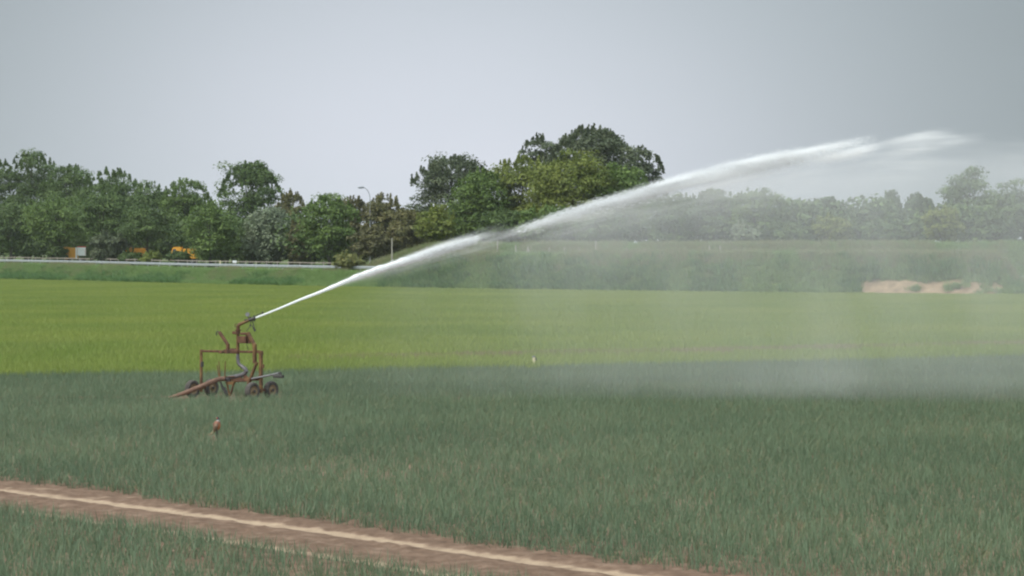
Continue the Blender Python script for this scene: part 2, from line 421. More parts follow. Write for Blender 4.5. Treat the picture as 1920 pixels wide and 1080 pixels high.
tr = grid_sheet('dirt_track', np.arange(-12, 24, .07), np.arange(-3.6, 3.0, .05), tf, track_mat(),
                cols=lambda U, V: np.stack([np.maximum(rutf(V) * (.62 + .3 * fbm(U * .7, V * 2, 9)), spur(U, V)), U*0, U*0], -1))
tag(tr, 'bare brown track with two pale wheel ruts through the leeks', 'track', kind='structure')

# ------------------------------------------------------------------ scattering of stuff
lib_n = [0]
def blades(rng, n, spread, hmin, hmax, w, lean, mat, segs=2, curve=.5, fan=False, name='blade', flop=0.):
    V = []; Fc = []; C = []
    fa = rng.uniform(0, 6.28)
    for i in range(n):
        if fan: a = fa + (0 if i % 2 else math.pi) + rng.normal(0, .35); bx, by = rng.normal(0, spread, 2)
        else: a = rng.uniform(0, 6.28); bx, by = rng.uniform(-spread, spread, 2)
        h = rng.uniform(hmin, hmax); l = abs(rng.normal(0, lean)) + .04
        d = np.array((math.cos(a), math.sin(a))); sd_ = rng.uniform(0, 6.28); s = np.array((math.cos(sd_), math.sin(sd_), 0)) * w * rng.uniform(.7, 1.3) / 2
        o = len(V); c = (rng.rand(), rng.rand(), 0)
        fl = flop * rng.rand() ** 2
        for k in range(segs + 1):
            t = k / segs
            r = h * l * (t + curve * t * t); z = h * (t - (.18 * l + fl) * t * t)
            p = np.array((bx + d[0]*r, by + d[1]*r, z)); ww = s * ((1 - t) ** .6 if k else .8)
            if k == segs: V.append(p); C.append(c)
            else: V += [p - ww, p + ww]; C += [c, c]
        for k in range(segs):
            b = o + 2*k
            Fc.append((b, b+1, b+3, b+2) if k < segs-1 else (b, b+1, b+2))
    me = bpy.data.meshes.new(name); me.from_pydata([tuple(p) for p in V], [], Fc); me.update()
    at = me.color_attributes.new('col', 'FLOAT_COLOR', 'POINT')
    cc = np.ones((len(V), 4), np.float32); cc[:, :3] = C; at.data.foreach_set('color', cc.ravel())
    me.materials.append(mat)
    return bpy.data.objects.new(name, me)
def collection(name, objs):
    c = bpy.data.collections.new(name)
    for o in objs: c.objects.link(o)
    return c
def scatter(name, pts, scl, coll, nvar, label, cat, tilt=.0, rotq=False):
    n = len(pts)
    me = bpy.data.meshes.new(name); me.vertices.add(n); me.vertices.foreach_set('co', np.asarray(pts, np.float32).ravel())
    a = me.attributes.new('rot', 'FLOAT_VECTOR', 'POINT')
    R = np.zeros((n, 3), np.float32); R[:, 2] = rs.randint(0, 4, n) * math.pi / 2 if rotq else rs.uniform(0, 6.283, n)
    R[:, :2] = rs.normal(0, tilt, (n, 2)) if tilt else 0
    a.data.foreach_set('vector', R.ravel())
    a = me.attributes.new('scl', 'FLOAT', 'POINT'); a.data.foreach_set('value', np.asarray(scl, np.float32))
    a = me.attributes.new('idx', 'INT', 'POINT'); a.data.foreach_set('value', rs.randint(0, nvar, n).astype(np.int32))
    o = bpy.data.objects.new(name, me); sc.collection.objects.link(o)
    ng = bpy.data.node_groups.new(name, 'GeometryNodeTree')
    ng.interface.new_socket('Geometry', in_out='INPUT', socket_type='NodeSocketGeometry')
    ng.interface.new_socket('Geometry', in_out='OUTPUT', socket_type='NodeSocketGeometry')
    gi = ng.nodes.new('NodeGroupInput'); go = ng.nodes.new('NodeGroupOutput')
    ci = ng.nodes.new('GeometryNodeCollectionInfo'); ci.inputs['Collection'].default_value = coll
    ci.inputs['Separate Children'].default_value = True; ci.inputs['Reset Children'].default_value = True
    ip = ng.nodes.new('GeometryNodeInstanceOnPoints'); ip.inputs['Pick Instance'].default_value = True
    def na(nm, ty):
        q = ng.nodes.new('GeometryNodeInputNamedAttribute'); q.data_type = ty; q.inputs['Name'].default_value = nm
        return [s for s in q.outputs if s.enabled and s.name == 'Attribute'][0]
    L = ng.links.new
    L(gi.outputs[0], ip.inputs['Points']); L(ci.outputs[0], ip.inputs['Instance'])
    L(na('idx', 'INT'), ip.inputs['Instance Index']); L(na('rot', 'FLOAT_VECTOR'), ip.inputs['Rotation']); L(na('scl', 'FLOAT'), ip.inputs['Scale'])
    L(ip.outputs[0], go.inputs[0])
    md = o.modifiers.new('scatter', 'NODES'); md.node_group = ng
    return tag(o, label, cat, kind='stuff')

# leeks: rows along the track
rg = np.random.RandomState(3)
leeks = [blades(rg, 9, .055, .15, .31, .011, .22, M['leek'], 3, .6, True, 'leek_leaves', .12) for _ in range(10)]
leeks.append(blades(rg, 6, .03, .15, .28, .018, .4, M['leek_dry'], 3, .6, True, 'leek_dry_leaves', .2))
lc = collection('leek_kinds', leeks)
uu, vv = np.meshgrid(np.arange(-60, 75, .1), np.arange(-30, 75, .27))
uu = uu.ravel() + rs.normal(0, .05, uu.size); vv = vv.ravel() + rs.normal(0, .06, vv.size)
v2 = vv + bend(uu)
X = T0[0] + TD[0]*uu + TN[0]*v2; Y = T0[1] + TD[1]*uu + TN[1]*v2
edge_hi = .72 + .6 * (fbm(uu * .5, uu * 0, 31) - .5) + .35 * ss(uu, 4, 1) * ss(uu, -6, -2)
edge_lo = RUT2 - .14 + .5 * (fbm(uu * .6, uu * 0 + 5, 33) - .5)
keep = (Y > 25) & (Y < ybound(X) - .1) & (np.abs(X) < .235 * Y + 3) & ((vv > edge_hi) | (vv < edge_lo))
thin = fbm(X * .35, Y * .22, 41)
px_, py_ = colpx(X, Y), HZ + F * CH / Y
band = np.exp(-((py_ - (878 - (px_ - 500) * .0)) / 30) ** 2) * .07          # sparse strip the photo shows across the crop
keep &= rs.rand(X.size) < np.clip(1.25 - .7 * np.clip(thin - .45, 0, 1) * 2 - band, .5, 1)
# trodden round the cart's wheels and where the bird stands
cxy = np.array((((310 + 665/5.4) - 960) / F * 69., 69.)); ax_ = np.array((1., -.7)) / math.hypot(1, .7); tr_ = np.array((.7, 1.)) / math.hypot(1, .7)
ca = (X - cxy[0]) * ax_[0] + (Y - cxy[1]) * ax_[1]; ct = (X - cxy[0]) * tr_[0] + (Y - cxy[1]) * tr_[1]
keep &= ~((np.abs(np.abs(ca) - 1.05) < .3) & (np.abs(ct) < 1.3) & (rs.rand(X.size) < .85)) & ~((np.abs(ca) < .9) & (np.abs(ct) < .8) & (rs.rand(X.size) < .5))
hx0, hy0 = G(338, 745); hx1, hy1 = G(400, 741)
hu = np.clip((X - hx0) / (hx1 - hx0), 0, 1); keep &= ~((X > hx0 - .1) & (X < hx1) & (Y < hy0 + (hy1 - hy0) * hu + .2) & (Y > hy0 + (hy1 - hy0) * hu - 2.6) & (rs.rand(X.size) < .75))
bx_, by_ = G(407, 822); keep &= ~((np.abs(X - bx_) < .35) & (Y > by_ - 1.6) & (Y < by_ + .4) & (rs.rand(X.size) < .45))
sx_, sy_ = G(1001, 690); keep &= ~((np.abs(X - sx_) < .3) & (Y > sy_ - 3.5) & (Y < sy_ + .3) & (rs.rand(X.size) < .8))
X, Y = X[keep], Y[keep]
gs = .82 + .36 * fbm(X * .2, Y * .2, 21)
scatter('leek_crop', np.stack([X, Y, X * 0], -1), gs * rs.uniform(.85, 1.15, X.size), lc, 11, 'blue green leek leaves growing in dense rows', 'leeks', .08)

# cereal tiles
rg = np.random.RandomState(5)
wt = [blades(rg, 900, 1.5, .2, .34, .024, .25, M['wheat'], 2, .4, False, 'wheat_blades') for _ in range(4)]
wc = collection('wheat_kinds', wt)
gx, gy = np.meshgrid(np.arange(-110, 95, 2.8), np.arange(70, 420, 2.8)); gx = gx.ravel(); gy = gy.ravel()
k = (gy > ybound(gx) + 1.45) & (gy < yedge(gx) - 1.2) & (np.abs(gx) < .235 * gy + 4)
gx, gy = gx[k], gy[k]
# a worn tramline running along the near side of the cereal
tl = np.abs(gy - (ybound(gx) + 10.5 + .05 * gx))
k = ~((tl < 1.5) & (rs.rand(gx.size) < .9 * ss(gx, -9, 2)))
px_t, py_t = gx[~k], gy[~k]; gx, gy = gx[k], gy[k]
ex = np.arange(-40, 45, 1.1); ey = ybound(ex) + 1.35
gx = np.concatenate([gx, ex]); gy = np.concatenate([gy, ey])
scatter('wheat_crop', np.stack([gx, gy, gx * 0], -1), rs.uniform(.95, 1.08, gx.size), wc, 4, 'bright yellow green young cereal crop', 'cereal crop', 0, True)
pt_ = [blades(rg, 500, 1.5, .18, .3, .024, .3, M['pale_wheat'], 2, .4, False, 'worn_wheat_blades') for _ in range(3)]
ptx = np.arange(-8, 33, .9); pty = ybound(ptx) + 10.5 + .05 * ptx; kk = rs.rand(ptx.size) < .95 * ss(ptx, -11, 1)
scatter('worn_wheat', np.stack([ptx, pty, ptx * 0], -1)[kk], rs.uniform(.92, 1.05, int(kk.sum())) , collection('worn_wheat_kinds', pt_), 3, 'thin pale strip of worn cereal along the tramline', 'cereal crop', 0, True)
# bare tramline earth
tw = grid_sheet('tramline', np.linspace(-14, 34, 100), np.linspace(-.55, .55, 6), lambda U, V: (U, ybound(U) + 10.5 + .05 * U + V + .3 * (fbm(U * .4, V, 3) - .5), U * 0 + .05), M['soil_field'])
tag(tw, 'worn tramline of bare earth in the cereal field', 'track', kind='structure')

# verge and bank grass
rg = np.random.RandomState(9)
gr = [blades(rg, 60, .32, .3, .75, .03, .35, M['grass'], 2, .5, False, 'grass_tuft') for _ in range(6)]
gc = collection('grass_kinds', gr)
n = 60000
X = rs.uniform(-115, 90, n); d = rs.uniform(.2, 27, n); Y = yedge(X) + d
px = colpx(X, Y)
sm = .98 * soilmask(X, Y) + (fbm(X * .9, Y * .9, 6) - .5) * 1.8 * (soilmask(X, Y) > .02)
k = (px > -150) & (px < 2080) & ~((d > 12.0) & (d < 19.4)) & (sm < .7) & ((d < 12) | (px > 600))
X, Y, d, px = X[k], Y[k], d[k], px[k]
s = np.where(px > 700, 1.15, .95) * rs.uniform(.6, 1.2, X.size) * np.where((d > 9) & (px < 720), .45, 1)
scatter('bank_grass', np.stack([X, Y, height(X, Y)], -1), s, gc, 6, 'long seeding grass on the verge and bank', 'grass', .1)
st_ = [blades(rg, 40, .35, .45, .85, .024, .3, M['straw'], 2, .5, False, 'straw_tuft') for _ in range(4)]
stc = collection('straw_kinds', st_)
n = 26000
X = rs.uniform(-115, 90, n); d = np.where(rs.rand(n) < .5, rs.normal(5.8, 1.0, n), rs.normal(24.5, 1.6, n)); d = np.where(colpx(X, yedge(X)) < 640, rs.uniform(3, 11.5, n), d)
Y = yedge(X) + d; px = colpx(X, Y)
k = (px > -150) & (px < 2080) & (d > 2) & ~((d > 12) & (d < 19.6)) & (fbm(X * .22, Y * .1, 17) > np.where(px < 690, .52, .38))
scatter('seeding_grass', np.stack([X, Y, height(X, Y)], -1)[k], (np.where(px > 700, 1.2, .75) * rs.uniform(.7, 1.2, n))[k], stc, 4, 'pale straw coloured seed heads along the bank tops', 'grass', .1)
nl = [blades(rg, 90, .4, .35, .7, .07, .5, M['nettle'], 2, .5, False, 'nettle_tuft') for _ in range(4)]
nc = collection('nettle_kinds', nl)
n = 5200
X = rs.uniform(-115, 90, n); d = np.abs(rs.normal(0, 2.3, n)) + .3; Y = yedge(X) + d; px = colpx(X, Y)
k = (px > -150) & (px < 2080) & (fbm(X * .3, Y * .05, 12) > .42) & (soilmask(X, Y) < .3)
scatter('nettles', np.stack([X, Y, height(X, Y)], -1)[k], rs.uniform(.7, 1.5, n)[k], nc, 4, 'dark green nettles along the foot of the verge', 'nettles', .1)

# ------------------------------------------------------------------ trees
TINT = {
 'dark':   ((.045, .085, .024), (.085, .13, .036)), 'yellow': ((.1, .145, .026), (.16, .19, .04)),
 'fresh':  ((.068, .125, .028), (.115, .175, .042)),    'sage':   ((.135, .185, .11), (.185, .225, .145)),
 'olive':  ((.095, .11, .04), (.155, .145, .06)),   'brown':  ((.085, .09, .042), (.125, .125, .05)),
 'grey':   ((.06, .088, .045), (.105, .13, .07)),    'mid':    ((.055, .105, .03), (.1, .15, .045)),
 'gold':   ((.12, .155, .05), (.2, .2, .065)),
}
LM = {k: leaf_mat('leaf_' + k, tuple(v*q for v, q in zip(a, (1.4, 1.3, 1.3))), tuple(v*q for v, q in zip(b, (1.4, 1.3, 1.3))), .3, .3) for k, (a, b) in TINT.items()}
def crown_arrays(rng, W, Hh, n, leaf, shoots=0., sparse=0., flat=1., lump=.28):
    """leaf faces of a crown W half wide, Hh tall, base at z 0: boughs are clumps inside an uneven envelope"""
    vol = max(1., W * W * Hh)
    nc = int(np.clip(30 + 5.0 * W * Hh * .45, 28, 150) * (1 - .45 * sparse))
    dirs = rng.normal(size=(nc, 3)); dirs /= np.linalg.norm(dirs, axis=1)[:, None]
    az = np.arctan2(dirs[:, 1], dirs[:, 0]); el = dirs[:, 2]
    ph = rng.uniform(0, 6.28, 4)
    env = 1 + lump * (.5 * np.sin(2 * az + ph[0]) * (1 - el ** 2) + .5 * np.sin(3 * az + ph[1] + 2 * el) + .35 * np.sin(5 * el + ph[2])) + rng.normal(0, .07, nc)
    rad = rng.uniform(.35, 1, nc) ** .45 * env * .84
    C = dirs * rad[:, None]
    wz = np.where(C[:, 2] < 0, 1.0 + .0 * C[:, 2], 1.0)
    C = np.stack([C[:, 0] * W, C[:, 1] * W, Hh / 2 + C[:, 2] * Hh / 2 * wz], -1)
    rc = np.clip(W * .3, .55, 1.7) * rng.uniform(.65, 1.25, nc)
    per = max(8, n // nc)
    pts = []; nor = []; tone = []
    for i in range(nc):
        d = rng.normal(size=(per, 3)); d /= np.linalg.norm(d, axis=1)[:, None]
        d[:, 2] = np.where(rng.rand(per) < .72, np.abs(d[:, 2]), d[:, 2])
        r = rc[i] * rng.uniform(.25, 1.08, per) ** .5
        q = C[i] + d * r[:, None] * np.array((1.15, 1.15, .68 * flat))
        up = np.zeros((per, 3)); up[:, 2] = .75
        pts.append(q); nor.append(d + up + rng.normal(0, .45, (per, 3))); tone.append(np.full(per, rng.rand()))
    if shoots > 0:
        ns = int(nc * shoots)
        for i in range(ns):
            a = rng.uniform(0, 6.28); rr = W * math.sqrt(rng.rand()) * .95
            zt = Hh / 2 + Hh / 2 * math.sqrt(max(0.04, 1 - (rr / W / 1.02) ** 2)) * .94
            m = per // 3; L = rng.uniform(.5, 1.25)
            t = rng.rand(m)
            q = np.stack([rr*math.cos(a) + rng.normal(0, .16, m) * (1.1 - t), rr*math.sin(a) + rng.normal(0, .16, m) * (1.1 - t), zt - .5 + L * t], -1)
            pts.append(q); nor.append(rng.normal(0, 1, (m, 3)) + (0, 0, .3)); tone.append(np.full(m, rng.rand()))
    p = np.concatenate(pts); nn = np.concatenate(nor); tn = np.concatenate(tone)
    p[:, 2] = np.maximum(p[:, 2], .05)
    nn /= np.linalg.norm(nn, axis=1)[:, None]
    m = len(p)
    tv = rng.normal(size=(m, 3)); tv -= nn * np.sum(tv * nn, 1)[:, None]; tv /= np.linalg.norm(tv, axis=1)[:, None]
    bv = np.cross(nn, tv); sz = leaf * rng.uniform(.55, 1.3, m)[:, None]
    V = np.stack([p - tv*sz*.62, p - bv*sz*.4 + tv*sz*rng.uniform(-.15, .2, (m, 1)), p + tv*sz*.62, p + bv*sz*.4 + nn*sz*.12], 1).reshape(-1, 3)
    Fc = np.arange(4*m).reshape(-1, 4)
    col = np.zeros((m, 3)); col[:, 0] = np.clip(.55 * tn + .45 * rng.rand(m), 0, 1); col[:, 1] = rng.rand(m) * .6 + .4 * tn
    return V, Fc, np.repeat(col, 4, 0), C
def tree(name, label, cat, px, top, hw, d, tint, cb=None, shoots=.0, sparse=0., leaf=.275, dens=1.5, flat=1., group=None, lump=.28, base=None):
    seed = int(abs(px) * 7 + top * 13 + d) % 100000; rng = np.random.RandomState(seed)
    X, Y = locate(px, d); z0 = float(height(X, Y)) if base is None else base
    s = F / Y; ztop = CH + (HZ - top) / s
    zb = z0 + .1 if cb is None else CH + (HZ - cb) / s
    W = hw / s; Hh = ztop - zb
    root = thing(name, label, cat, (X, Y, z0 - .05), group)
    n = int((2200 + 75 * W * Hh * 1.9) * dens * (1 - .5 * sparse))
    V, Fc, col, C = crown_arrays(rng, W * .93, Hh * .96, n, leaf, shoots, sparse, flat, lump)
    V = V + np.array((X, Y, zb))
    cr = mesh_obj('crown', V, Fc, LM[tint], root, cols=col)
    # trunk with limbs
    b = MB(); H = ztop - z0; r0 = .018 * H + .05
    ax = rng.normal(0, .03, 2)
    tp = [np.array((X + ax[0]*H*t + .05*math.sin(5*t), Y + ax[1]*H*t, z0 - .3 + (H * .8 + .3) * t)) for t in np.linspace(0, 1, 7)]
    b.tube(tp, [r0 * (1.25 if i == 0 else 1) * (1 - .85 * i / 6) for i in range(7)], 8)
    for c in C[rng.permutation(len(C))[:9]]:
        e = c + np.array((X, Y, zb)); t = np.clip((e[2] - z0) / H * .6, .12, .85); st = np.array([np.interp(t, np.linspace(0, 1, 7), [q[i] for q in tp]) for i in range(3)])
        b.tube([st, st * .45 + e * .55 + (0, 0, -.2), e], [r0 * .35, r0 * .22, r0 * .06], 5)
    b.build('trunk', M['bark'], root, True)
    return root
TREES = [
 ('broadleaf_tree', 'dark green tree at the far left edge, only its right half in the frame', 'tree', -45, 292, 85, 50, 'dark', None, .3),
 ('broadleaf_tree', 'tallest tree of the left wood, dark green with two ragged tops', 'tree', 52, 274, 92, 56, 'dark', None, .5),
 ('broadleaf_tree', 'dark tree on the right shoulder of the tallest left tree', 'tree', 128, 300, 66, 58, 'mid', None, .4),
 ('broadleaf_tree', 'dark tree with a tuft on top, above the grey green shrub by the fence', 'tree', 207, 306, 70, 53, 'mid', None, .5),
 ('broadleaf_tree', 'yellow green spreading tree hanging over the truck with the white panel', 'tree', 110, 366, 74, 24, 'fresh', 463, .2),
 ('broadleaf_tree', 'low boughed tree between the orange trucks, behind the grey green shrub', 'tree', 192, 352, 58, 25, 'mid', 462, .2),
 ('broadleaf_tree', 'low dark tree at the far left edge, its boughs down to the fence', 'tree', 20, 372, 66, 26, 'dark', 478, .2),
 ('broadleaf_tree', 'dark tree in the dip between the two tops of the left wood', 'tree', 285, 335, 58, 52, 'mid', None, .4),
 ('broadleaf_tree', 'rounded bright green tree ending the left wood before the gap', 'tree', 350, 326, 56, 54, 'fresh', None, .4),
 ('broadleaf_tree', 'dark low tree above the middle orange truck', 'tree', 276, 390, 62, 26, 'dark', 462, .2),
 ('round_shrub', 'rounded green bush hiding the right end of the third orange truck', 'bush', 394, 374, 58, 25, 'fresh', None, .2),
 ('round_shrub', 'grey green shrub by the roadside fence, between the orange trucks', 'shrub', 206, 430, 42, 21.5, 'grey', None, .3),
 ('small_shrub', 'small yellow green shrub by the fence below the middle orange truck', 'shrub', 284, 471, 21, 20.5, 'yellow', None, .3),
 ('broadleaf_tree', 'narrow tree standing alone above the bushes left of the lamp', 'tree', 470, 293, 66, 62, 'mid', None, .9),
 ('willow_shrub', 'pale sage green willow bush with a smooth round head', 'bush', 507, 386, 56, 38, 'sage', None, .4),
 ('hedge_tree', 'olive hedge tree at the right foot of the lone narrow tree', 'tree', 545, 352, 36, 56, 'olive', None, .6),
 ('broadleaf_shrub', 'large bright green bush beside the pale willow bush', 'bush', 618, 362, 62, 34, 'fresh', None, .5),
 ('hedge_tree', 'brown tinged bush squeezed between the willow and the bright green bush', 'bush', 562, 408, 32, 37, 'brown', None, .3),
 ('hedge_tree', 'brownish olive hedge tree just left of the street lamp', 'tree', 662, 364, 48, 49, 'brown', None, .6),
 ('hedge_tree', 'olive hedge tree just right of the street lamp', 'tree', 722, 360, 44, 49, 'olive', None, .6),
 ('hedge_tree', 'low brownish bush in the spray beside the tall braced post', 'bush', 702, 420, 46, 36, 'brown', None, .4),
 ('hedge_tree', 'olive bush below the left end of the grey green round tree', 'bush', 768, 392, 44, 41, 'olive', None, .5),
 ('broadleaf_tree', 'grey green round tree at the left end of the big tree group', 'tree', 848, 285, 92, 62, 'grey', None, 1.0),
 ('hedge_tree', 'yellowish bush at the foot of the grey green round tree', 'bush', 818, 384, 42, 37, 'yellow', None, .4),
 ('broadleaf_tree', 'bright yellow green tree leaning against the grey green round tree', 'tree', 905, 312, 70, 47, 'fresh', None, .5),
 ('broadleaf_tree', 'wide yellow green tree left of centre in the big tree group', 'tree', 985, 284, 84, 53, 'yellow', None, .4),
 ('broadleaf_tree', 'wide yellow green tree below the tallest dark crown', 'tree', 1075, 284, 98, 49, 'yellow', None, .4),
 ('broadleaf_tree', 'green tree under the right shoulder of the tallest dark crown', 'tree', 1158, 302, 74, 53, 'fresh', None, .4),
 ('broadleaf_tree', 'tallest tree of the whole row, dark crown with upright shoots', 'tree', 1108, 229, 88, 70, 'grey', 420, 1.2),
 ('broadleaf_tree', 'sparse see-through treetop left of the tallest dark crown', 'tree', 1008, 250, 40, 72, 'grey', 360, .5, .7),
 ('broadleaf_tree', 'loose leaved tree at the right end of the big group, touching the jet', 'tree', 1200, 268, 52, 67, 'grey', 420, .5, .35),
 ('broadleaf_tree', 'dark low tree behind the jet where the second white burst begins', 'tree', 935, 384, 50, 37, 'dark', None, .2),
 ('broadleaf_tree', 'green low tree over the leaning fence posts', 'tree', 1030, 384, 62, 36, 'fresh', None, .4),
 ('broadleaf_tree', 'low grey tree under the jet at the right end of the big group', 'tree', 1128, 392, 56, 36, 'mid', None, .3),
 ('broadleaf_tree', 'misty tree directly under the bright jet, first of the spray veiled row', 'tree', 1262, 362, 64, 50, 'mid', None, .4),
 ('broadleaf_tree', 'misty tree behind the thickest spray, second of the veiled row', 'tree', 1338, 352, 60, 53, 'mid', None, .5),
 ('broadleaf_tree', 'misty green tree with a knobbly top, third of the veiled row', 'tree', 1418, 352, 58, 49, 'fresh', None, .6),
 ('round_shrub', 'pale round bush in the mist on top of the bank', 'bush', 1398, 418, 30, 32, 'sage', None, .3),
 ('broadleaf_tree', 'misty tree left of the notch of sky', 'tree', 1490, 370, 54, 62, 'dark', None, .7),
 ('broadleaf_tree', 'misty tree with thin spires beside the notch of sky', 'tree', 1548, 368, 36, 66, 'dark', None, .9),
 ('round_shrub', 'yellowish bush in the mist below the notch of sky', 'bush', 1560, 402, 44, 36, 'yellow', None, .3),
 ('round_shrub', 'grey green bush in the mist left of the yellowish one', 'bush', 1488, 420, 42, 34, 'mid', None, .3),
 ('broadleaf_tree', 'dark rounded tree forming the right side of the notch of sky', 'tree', 1626, 378, 36, 49, 'dark', None, .2),
 ('poplar_tree', 'pair-topped pointed tree beyond the dark one by the sky notch', 'tree', 1668, 358, 28, 78, 'dark', None, .8),
 ('poplar_tree', 'distant pointed trees left of the big round misty tree', 'tree', 1722, 362, 34, 78, 'dark', None, .9),
 ('round_shrub', 'low bush in the mist above the left end of the bare earth', 'bush', 1650, 412, 44, 35, 'mid', None, .3),
 ('round_shrub', 'yellow topped round bush in the mist above the bare earth', 'bush', 1766, 384, 44, 38, 'yellow', None, .3),
 ('broadleaf_tree', 'big round topped misty tree above the right bank', 'tree', 1822, 312, 70, 62, 'mid', None, 0),
 ('broadleaf_tree', 'misty tree at the right edge beside the big round topped one', 'tree', 1898, 338, 60, 56, 'mid', None, 0),
 ('broadleaf_tree', 'dark low tree in front of the big round topped misty tree', 'tree', 1862, 394, 48, 39, 'dark', None, .2),
 ('broadleaf_tree', 'misty tree cut off by the right edge of the picture', 'tree', 1968, 338, 62, 58, 'mid', None, 0),
 ('small_shrub', 'low dark shrub in front of the middle orange truck, by the rail fence', 'shrub', 244, 471, 24, 21, 'dark', None, .2),
 ('small_shrub', 'low dark shrub in front of the third orange truck, by the rail fence', 'shrub', 338, 469, 26, 21, 'dark', None, .2),
 ('small_shrub', 'dark shrub hiding the nose of the truck with the white panel', 'shrub', 106, 459, 18, 22, 'dark', None, .3),
 ('weed_clump', 'yellow flowering weeds at the end of the crash barrier', 'weeds', 655, 476, 26, 12.4, 'gold', None, .6),
]
for r in TREES:
    r = list(r) + [None] * (11 - len(r))
    kw = dict(shoots=r[9] or 0., sparse=(r[10] or 0.))
    if 'weed' in r[0] or 'small' in r[0]: kw['leaf'] = .26
    if 'willow' in r[0]: kw.update(leaf=.3, flat=1.5)
    if r[0] == 'poplar_tree': kw.update(flat=1.6)
    tree(r[0], r[1], r[2], r[3], r[4], r[5], r[6], r[7], cb=r[8], lump=.12 if ('round' in r[0] or 'willow' in r[0]) else .28, **kw)
# thicket that closes the gaps low down behind the row
def thicket(name, label, pxs, d0, d1, hlo, hhi, tint, n, leaf=.5):
    rng = np.random.RandomState(len(label)); P_ = []; V = []; C = []
    for i in range(n):
        px = rng.uniform(*pxs); d = rng.uniform(d0, d1); X, Y = locate(px, d); z = float(height(X, Y))
        h = rng.uniform(hlo, hhi)
        v, f, c, _ = crown_arrays(rng, h * .55, h, 420, leaf)
        V.append(v + np.array((X, Y, z))); C.append(c)
    V = np.concatenate(V); return tag(mesh_obj(name, V, np.arange(len(V)).reshape(-1, 4), LM[tint], cols=np.concatenate(C)), label, 'thicket', kind='stuff')
thicket('undergrowth', 'dark undergrowth below the left wood', (-120, 620), 36, 70, 4.5, 8.0, 'dark', 120)
thicket('undergrowth', 'dark undergrowth behind the bank and the bushes', (560, 2050), 50, 80, 3.5, 6.5, 'mid', 120)

# ------------------------------------------------------------------ roadside: crash barrier, fences, lamp, trucks
def along(x0, x1, d, step):
    out = []; x = x0
    while x < x1:
        Y = float(yedge(x)) + d; out.append((x, Y, float(height(x, Y))))
        sl = (float(yedge(x + .5)) - float(yedge(x - .5))); x += step / math.sqrt(1 + sl * sl)
    return out
def barrier(x0, x1, label):
    pts = along(x0, x1, 12.2, 3.2); c = pts[len(pts)//2]
    root = thing('crash_barrier', label, 'crash barrier', c)
    prof = [(0, .31), (-.04, .29), (-.08, .25), (-.08, .21), (-.02, .16), (-.08, .1), (-.08, .06), (-.04, .02), (0, 0)]
    V = []; m = len(prof)
    sm = along(x0, x1, 12.2, 1.6)
    zs = np.convolve(np.pad([float(zroad(p[0])) for p in sm], 4, 'edge'), np.ones(9)/9, 'valid')
    for (x, y, z), zz in zip(sm, zs):
        for dy, dz in prof + [(q[0] + .012, q[1]) for q in prof[::-1]]: V.append((x + dy * .5, y + dy, zz + .42 + dz))
    k = 2*m
    Fc = [(i*k+j, i*k+(j+1) % k, (i+1)*k+(j+1) % k, (i+1)*k+j) for i in range(len(sm)-1) for j in range(k)]
    mesh_obj('guard_rail', V, Fc, M['galv'], root)
    for x, y, z in pts:
        b = MB(); zz = float(zroad(x)); b.bar((x + .05, y + .1, zz - .25), (x + .05, y + .1, zz + .7), .1, .12); b.build('barrier_post', M['galv'], root)
barrier(-108, -14.5, 'long pale metal crash barrier along the verge in front of the left wood')
barrier(44, 66, 'short end of pale metal crash barrier showing past the right end of the mound')
def rail_fence():
    pts = along(-108, -20, 19.2, 2.6); c = pts[len(pts)//2]
    root = thing('rail_fence', 'low grey timber rail fence on the far side of the road, below the trees', 'fence', c)
    for zz in (.55, 1.0):
        b = MB()
        for p, q in zip(pts[:-1], pts[1:]): b.bar((p[0], p[1], p[2]+zz), (q[0], q[1], q[2]+zz), .05, .11)
        b.build('rail', M['wood'], root)
    for x, y, z in pts:
        b = MB(); b.bar((x, y+.07, z-.3), (x, y+.07, z+1.12), .11); b.build('fence_post', M['wood'], root)
rail_fence()
def marker(px, d, h, top, label, mat, w):
    X, Y = locate(px, d); z = float(height(X, Y))
    root = thing('marker_post', label, 'marker post', (X, Y, z))
    b = MB(); b.bar((X, Y, z-.2), (X, Y, z+h), .12); b.build('post', M['wood'], root)
    b = MB(); b.box((X, Y-.09, z+h-top/2), w, .04, top); b.build('marker_plate', mat, root)
marker(440, 18.2, 1.15, .3, 'small white marker plate on a post by the roadside fence', M['white'], .5)
marker(413, 17.6, 1.1, .8, 'slim yellowish marker post beside the small white plate', M['stake'], .16)
